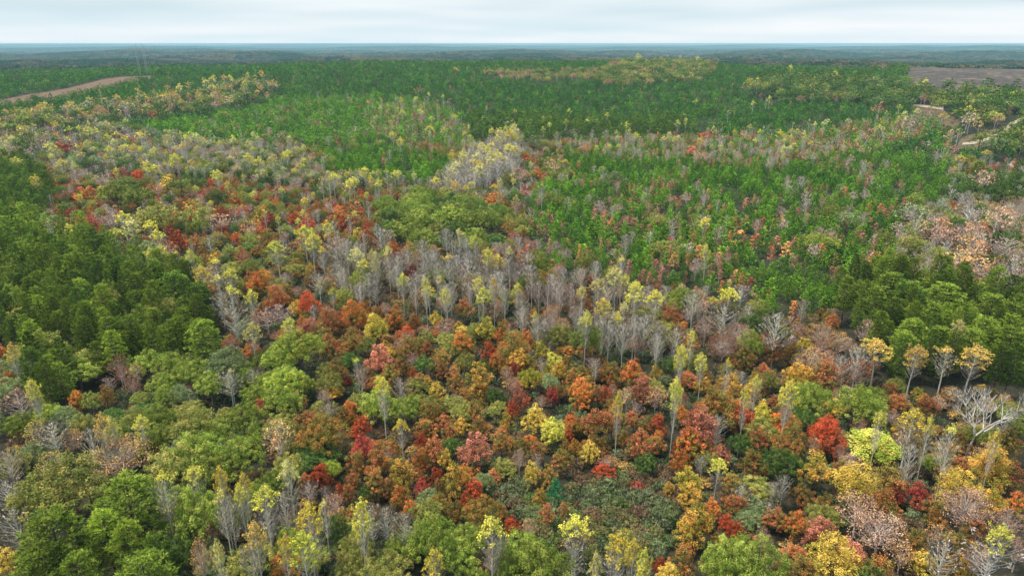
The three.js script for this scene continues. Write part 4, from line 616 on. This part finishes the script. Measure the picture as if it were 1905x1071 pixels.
// ---------------------------------------------------------------- far woods, ridge behind ridge
{
  const variants = [];
  for (let v = 0; v < 4; v++) {
    const rng = rngOf(500 + v), G = new Geo();
    for (let i = 0; i < 14; i++) {
      const a = i * 2.4, r = 19 * Math.sqrt((i + 0.5) / 14), w = 3.4 + rng() * 3.2, h = 5 + rng() * 7;
      for (let k = 0; k < 9; k++) { const d = dirOf(k, 9, rng); if (d[1] < -0.3) continue; G.clump([r * Math.cos(a) + d[0] * w * 0.7, h + d[1] * w * 0.7, r * Math.sin(a) + d[2] * w * 0.7], w * 0.5, 5, 4.4, 3.4, rng, rng() < 0.35); }
    }
    variants.push(G.build());
  }
  const rng = rngOf(321), lists = [[], [], [], []], pal = [[52, 82, 52], [64, 92, 56], [96, 98, 66], [120, 104, 76], [80, 92, 58], [48, 74, 50], [134, 116, 80]];
  for (let r = 1950; r < 25000;) {
    const step = 30 * Math.min(2.4, Math.max(1, r / 4200)), n = Math.ceil(1.42 * r / step);
    for (let i = 0; i < n; i++) {
      const a = -0.71 + 1.42 * (i + rng()) / n, rr = r + (rng() - 0.5) * step, x = rr * Math.sin(a), z = -rr * Math.cos(a), s = Math.min(1.15, step / 30);
      const open = N2(x / 1100, z / 700, 14); if (open > 0.42) continue;
      const wood = N2(x / 500, z / 300, 17) * 2.2 + rng(), c = pal[Math.max(0, Math.min(6, Math.floor((wood + 0.6) * 3.2)))];
      lists[Math.floor(rng() * 4)].push([x, terrain(x, z), z, s, c, 0.8 + 0.4 * rng()]);
    }
    r += step * 0.9;
  }
  const g = new THREE.Group(); g.name = 'distant_forest'; g.userData = { kind: 'stuff', label: 'hazy blue-green forest covering the far ridges', category: 'forest' };
  lists.forEach((list, v) => {
    const m = new THREE.InstancedMesh(variants[v], massMats, list.length); m.name = 'crown';
    list.forEach(([x, y, z, s, c, k], i) => { dummy.position.set(x, y, z); dummy.rotation.set(0, i * 1.7, 0); dummy.scale.set(s, Math.pow(s, 0.3), s); dummy.updateMatrix(); m.setMatrixAt(i, dummy.matrix); m.setColorAt(i, tint.copy(leafColor(c, k * 0.72))); });
    m.castShadow = m.receiveShadow = true; g.add(m);
  });
  dummy.rotation.set(0, 0, 0);
  scene.add(g);
}

// ---------------------------------------------------------------- the large white spreading tree at lower right
function spreadingTree() {
  const rng = rngOf(88), W = new Geo(), B = new Geo();
  const grow = (G, x, y, z, dx, dy, dz, len, r, depth) => {
    const pts = [[x, y, z, r]]; let l = Math.hypot(dx, dy, dz); dx /= l; dy /= l; dz /= l;
    for (let k = 1; k <= 3; k++) { dx += (rng() - 0.5) * 0.3; dz += (rng() - 0.5) * 0.3; dy += 0.06; l = Math.hypot(dx, dy, dz); dx /= l; dy /= l; dz /= l; x += dx * len / 3; y += dy * len / 3; z += dz * len / 3; pts.push([x, y, z, r * (1 - k * 0.16)]); }
    G.limb(pts, depth > 2 ? 5 : 4);
    if (depth === 0) { for (let j = 0; j < 16; j++) { const f = rng(), q = 0.5 + rng() * 0.8, p0 = pts[1 + Math.floor(f * 2.99)]; B.twig(p0[0], p0[1], p0[2], p0[0] + (dx * 0.6 + rng() - 0.5) * q, p0[1] + (0.25 + rng() * 0.5) * q, p0[2] + (dz * 0.6 + rng() - 0.5) * q, 0.03, rng); } return; }
    const n = depth > 2 ? 3 : 3 + Math.floor(rng() * 2);
    for (let k = 0; k < n; k++) { const a = k / n * Math.PI * 2 + rng() * 1.2, sp = 0.55 + rng() * 0.35; grow(depth > 1 ? G : B, x, y, z, dx + Math.cos(a) * sp, dy * 0.75 + 0.14, dz + Math.sin(a) * sp, len * (0.66 + rng() * 0.16), r * 0.56, depth - 1); }
  };
  grow(W, 0, -0.8, 0, 0.02, 1, 0, 3.6, 0.3, 4);
  const W2 = new Geo(); grow(W2, 0.9, -0.8, 0.3, 0.55, 1, 0.1, 4.2, 0.22, 3);
  const o = new THREE.Group(); o.name = 'spreading_tree';
  const t = new THREE.Mesh(W.build(), BARK.white), b = new THREE.Mesh(B.build(), BARK.white); t.name = 'trunk'; b.name = 'branches'; const t2 = new THREE.Mesh(W2.build(), BARK.white); t2.name = 'trunk'; o.add(t, t2, b);
  o.traverse((m) => { m.castShadow = m.receiveShadow = true; });
  const p = at(1800, 842, 0); o.position.set(p.x, p.y, p.z); o.rotation.y = 0.6; o.scale.set(1.25, 1.6, 1.25);
  o.userData = { label: 'big white bare tree with spreading limbs and two pale trunks', category: 'tree' };
  scene.add(o);
}
spreadingTree();

// ---------------------------------------------------------------- steel pylon and cables, utility pole, shed
{
  const p = at(268, 146, 0), D = Math.hypot(p.x, p.z), m = D / FOCAL, steel = new THREE.MeshStandardMaterial({ color: lin(168, 172, 174), roughness: 0.55, metalness: 0.4 });
  const H = 53 * m, sp = 5 * m, o = new THREE.Group(); o.name = 'power_pylon';
  const bar = (G, a, b, r = 0.14) => G.limb([[...a, r], [...b, r]], 4);
  const add = (G, name) => { const g = G.build(); g.deleteAttribute('color'); const k = new THREE.Mesh(g, steel); k.name = name; k.castShadow = k.receiveShadow = true; o.add(k); return k; };
  for (const s of [-1, 1]) {
    const G = new Geo(), x = s * sp, w = 1.1, n = 16, top = H * 0.84;
    const half = (y) => 0.35 + w * Math.min(1, y / (top * 0.35));
    for (let k = 0; k < n; k++) {
      const y0 = top * k / n, y1 = top * (k + 1) / n, a = half(y0), b = half(y1), C = [[-1, -1], [1, -1], [1, 1], [-1, 1]];
      C.forEach(([cx, cz], i) => { const [ex, ez] = C[(i + 1) % 4]; bar(G, [x + cx * a, y0, cz * a], [x + cx * b, y1, cz * b], 0.08); bar(G, [x + cx * a, y0, cz * a], [x + ex * b, y1, ez * b], 0.045); bar(G, [x + cx * b, y1, cz * b], [x + ex * b, y1, ez * b], 0.06); });
    }
    add(G, 'mast');
    const K = new Geo(); bar(K, [x - 1.4, top, 0], [x - s * 0.5, H, 0], 0.16); bar(K, [x + 1.4, top, 0], [x - s * 0.5, H, 0], 0.16); bar(K, [x, top + 1, 0], [x, H * 0.92, 0], 0.12); add(K, 'peak');
  }
  const A = new Geo(), y0 = H * 0.81, y1 = H * 0.86, L = 17 * m;
  for (const z of [-1.2, 1.2]) {
    bar(A, [-L * 0.6, y0, z], [L * 0.6, y0, z], 0.2); bar(A, [-L, y1, 0], [-L * 0.6, y1, z], 0.18); bar(A, [L, y1, 0], [L * 0.6, y1, z], 0.18); bar(A, [-L * 0.6, y1, z], [L * 0.6, y1, z], 0.2); bar(A, [-L * 0.6, y0, z], [-L, y1, 0], 0.16); bar(A, [L * 0.6, y0, z], [L, y1, 0], 0.16);
    for (let k = 0; k < 14; k++) { const a = -L * 0.6 + L * 1.2 * k / 14, b = a + L * 1.2 / 14; bar(A, [a, k % 2 ? y0 : y1, z], [b, k % 2 ? y1 : y0, z], 0.1); }
  }
  add(A, 'crossarm');
  const glass = new THREE.MeshStandardMaterial({ color: lin(120, 130, 128), roughness: 0.3 });
  const hang = [-L * 0.9, 0, L * 0.9];
  for (const x of hang) {
    const pts = []; for (let k = 0; k <= 14; k++) pts.push(new THREE.Vector2(k % 2 ? 0.26 : 0.1, -k * 0.32));
    const k = new THREE.Mesh(new THREE.LatheGeometry(pts, 8), glass); k.name = 'insulator'; k.position.set(x, x ? y1 - 0.1 : y0 - 0.1, 0); o.add(k);
  }
  o.position.set(p.x, p.y - 0.5, p.z); const turn = 0.55; o.rotation.y = turn; o.userData = { label: 'steel lattice power pylon with two masts at end of corridor', category: 'pylon' };
  scene.add(o);
  const cable = new THREE.MeshStandardMaterial({ color: lin(150, 152, 152), roughness: 0.5, metalness: 0.5 }), far = at(-120, 214, 0), names = ['near', 'middle', 'outer'];
  hang.forEach((x, i) => {
    const a = new THREE.Vector3(p.x + x * Math.cos(turn), p.y + (x ? y1 : y0) - 5, p.z - x * Math.sin(turn)), b = new THREE.Vector3(far.x + x * Math.cos(turn) * 0.9, far.y + 46, far.z - x * Math.sin(turn) * 0.9);
    const mid = a.clone().lerp(b, 0.5); mid.y -= 34;
    const c = new THREE.Mesh(new THREE.TubeGeometry(new THREE.QuadraticBezierCurve3(a, mid, b), 40, 0.06, 5), cable); c.name = numbered('power_cable');
    c.userData = { label: ['leftmost sagging cable running from pylon over the corridor', 'middle sagging cable running from pylon over the corridor', 'rightmost sagging cable running from pylon over the corridor'][i], category: 'cable', group: 'power cables' }; scene.add(c);
  });
}
{
  const p = at(1752, 216, 0), o = new THREE.Group(), G = new Geo(), A = new Geo(); o.name = 'utility_pole';
  G.limb([[0, -0.5, 0, 0.2], [0, 11, 0, 0.14]], 8); A.limb([[-1.2, 10.2, 0, 0.09], [1.2, 10.2, 0, 0.09]], 4);
  const a = new THREE.Mesh(G.build(), BARK.grey), b = new THREE.Mesh(A.build(), BARK.grey); a.name = 'post'; b.name = 'crossarm'; o.add(a, b);
  o.position.set(p.x, p.y, p.z); o.userData = { label: 'pale wooden utility pole beside the dirt road', category: 'pole' }; scene.add(o);
}
{
  const p = at(1486, 182, 0), o = new THREE.Group(); o.name = 'shed';
  const white = new THREE.MeshStandardMaterial({ color: lin(214, 216, 216), roughness: 0.6 }), tin = new THREE.MeshStandardMaterial({ color: lin(206, 212, 216), roughness: 0.4, metalness: 0.2 }), dark = new THREE.MeshStandardMaterial({ color: lin(70, 66, 62), roughness: 0.8 });
  const w = new THREE.Mesh(new THREE.BoxGeometry(11, 3.2, 7), white); w.name = 'wall'; w.position.y = 1.6;
  const s = new THREE.Shape([new THREE.Vector2(-4, 0), new THREE.Vector2(4, 0), new THREE.Vector2(0, 2.2)]), rf = new THREE.Mesh(new THREE.ExtrudeGeometry(s, { depth: 12, bevelEnabled: false }), tin); rf.name = 'roof'; rf.rotation.y = Math.PI / 2; rf.position.set(-6, 3.21, 0);
  const d = new THREE.Mesh(new THREE.BoxGeometry(2.6, 2.5, 0.1), dark); d.name = 'door'; d.position.set(1.5, 1.3, 3.56); o.add(w, rf, d);
  o.position.set(p.x, p.y, p.z); o.userData = { label: 'white shed with pale tin roof among the far trees', category: 'shed' }; scene.add(o);
}
console.log('trees', trees.length, 'singles', singles.length, Object.entries(massOf).map(([k, v]) => k + v.length).join(' '), 'floor', floorTrees.length);
renderer.render(scene, camera);
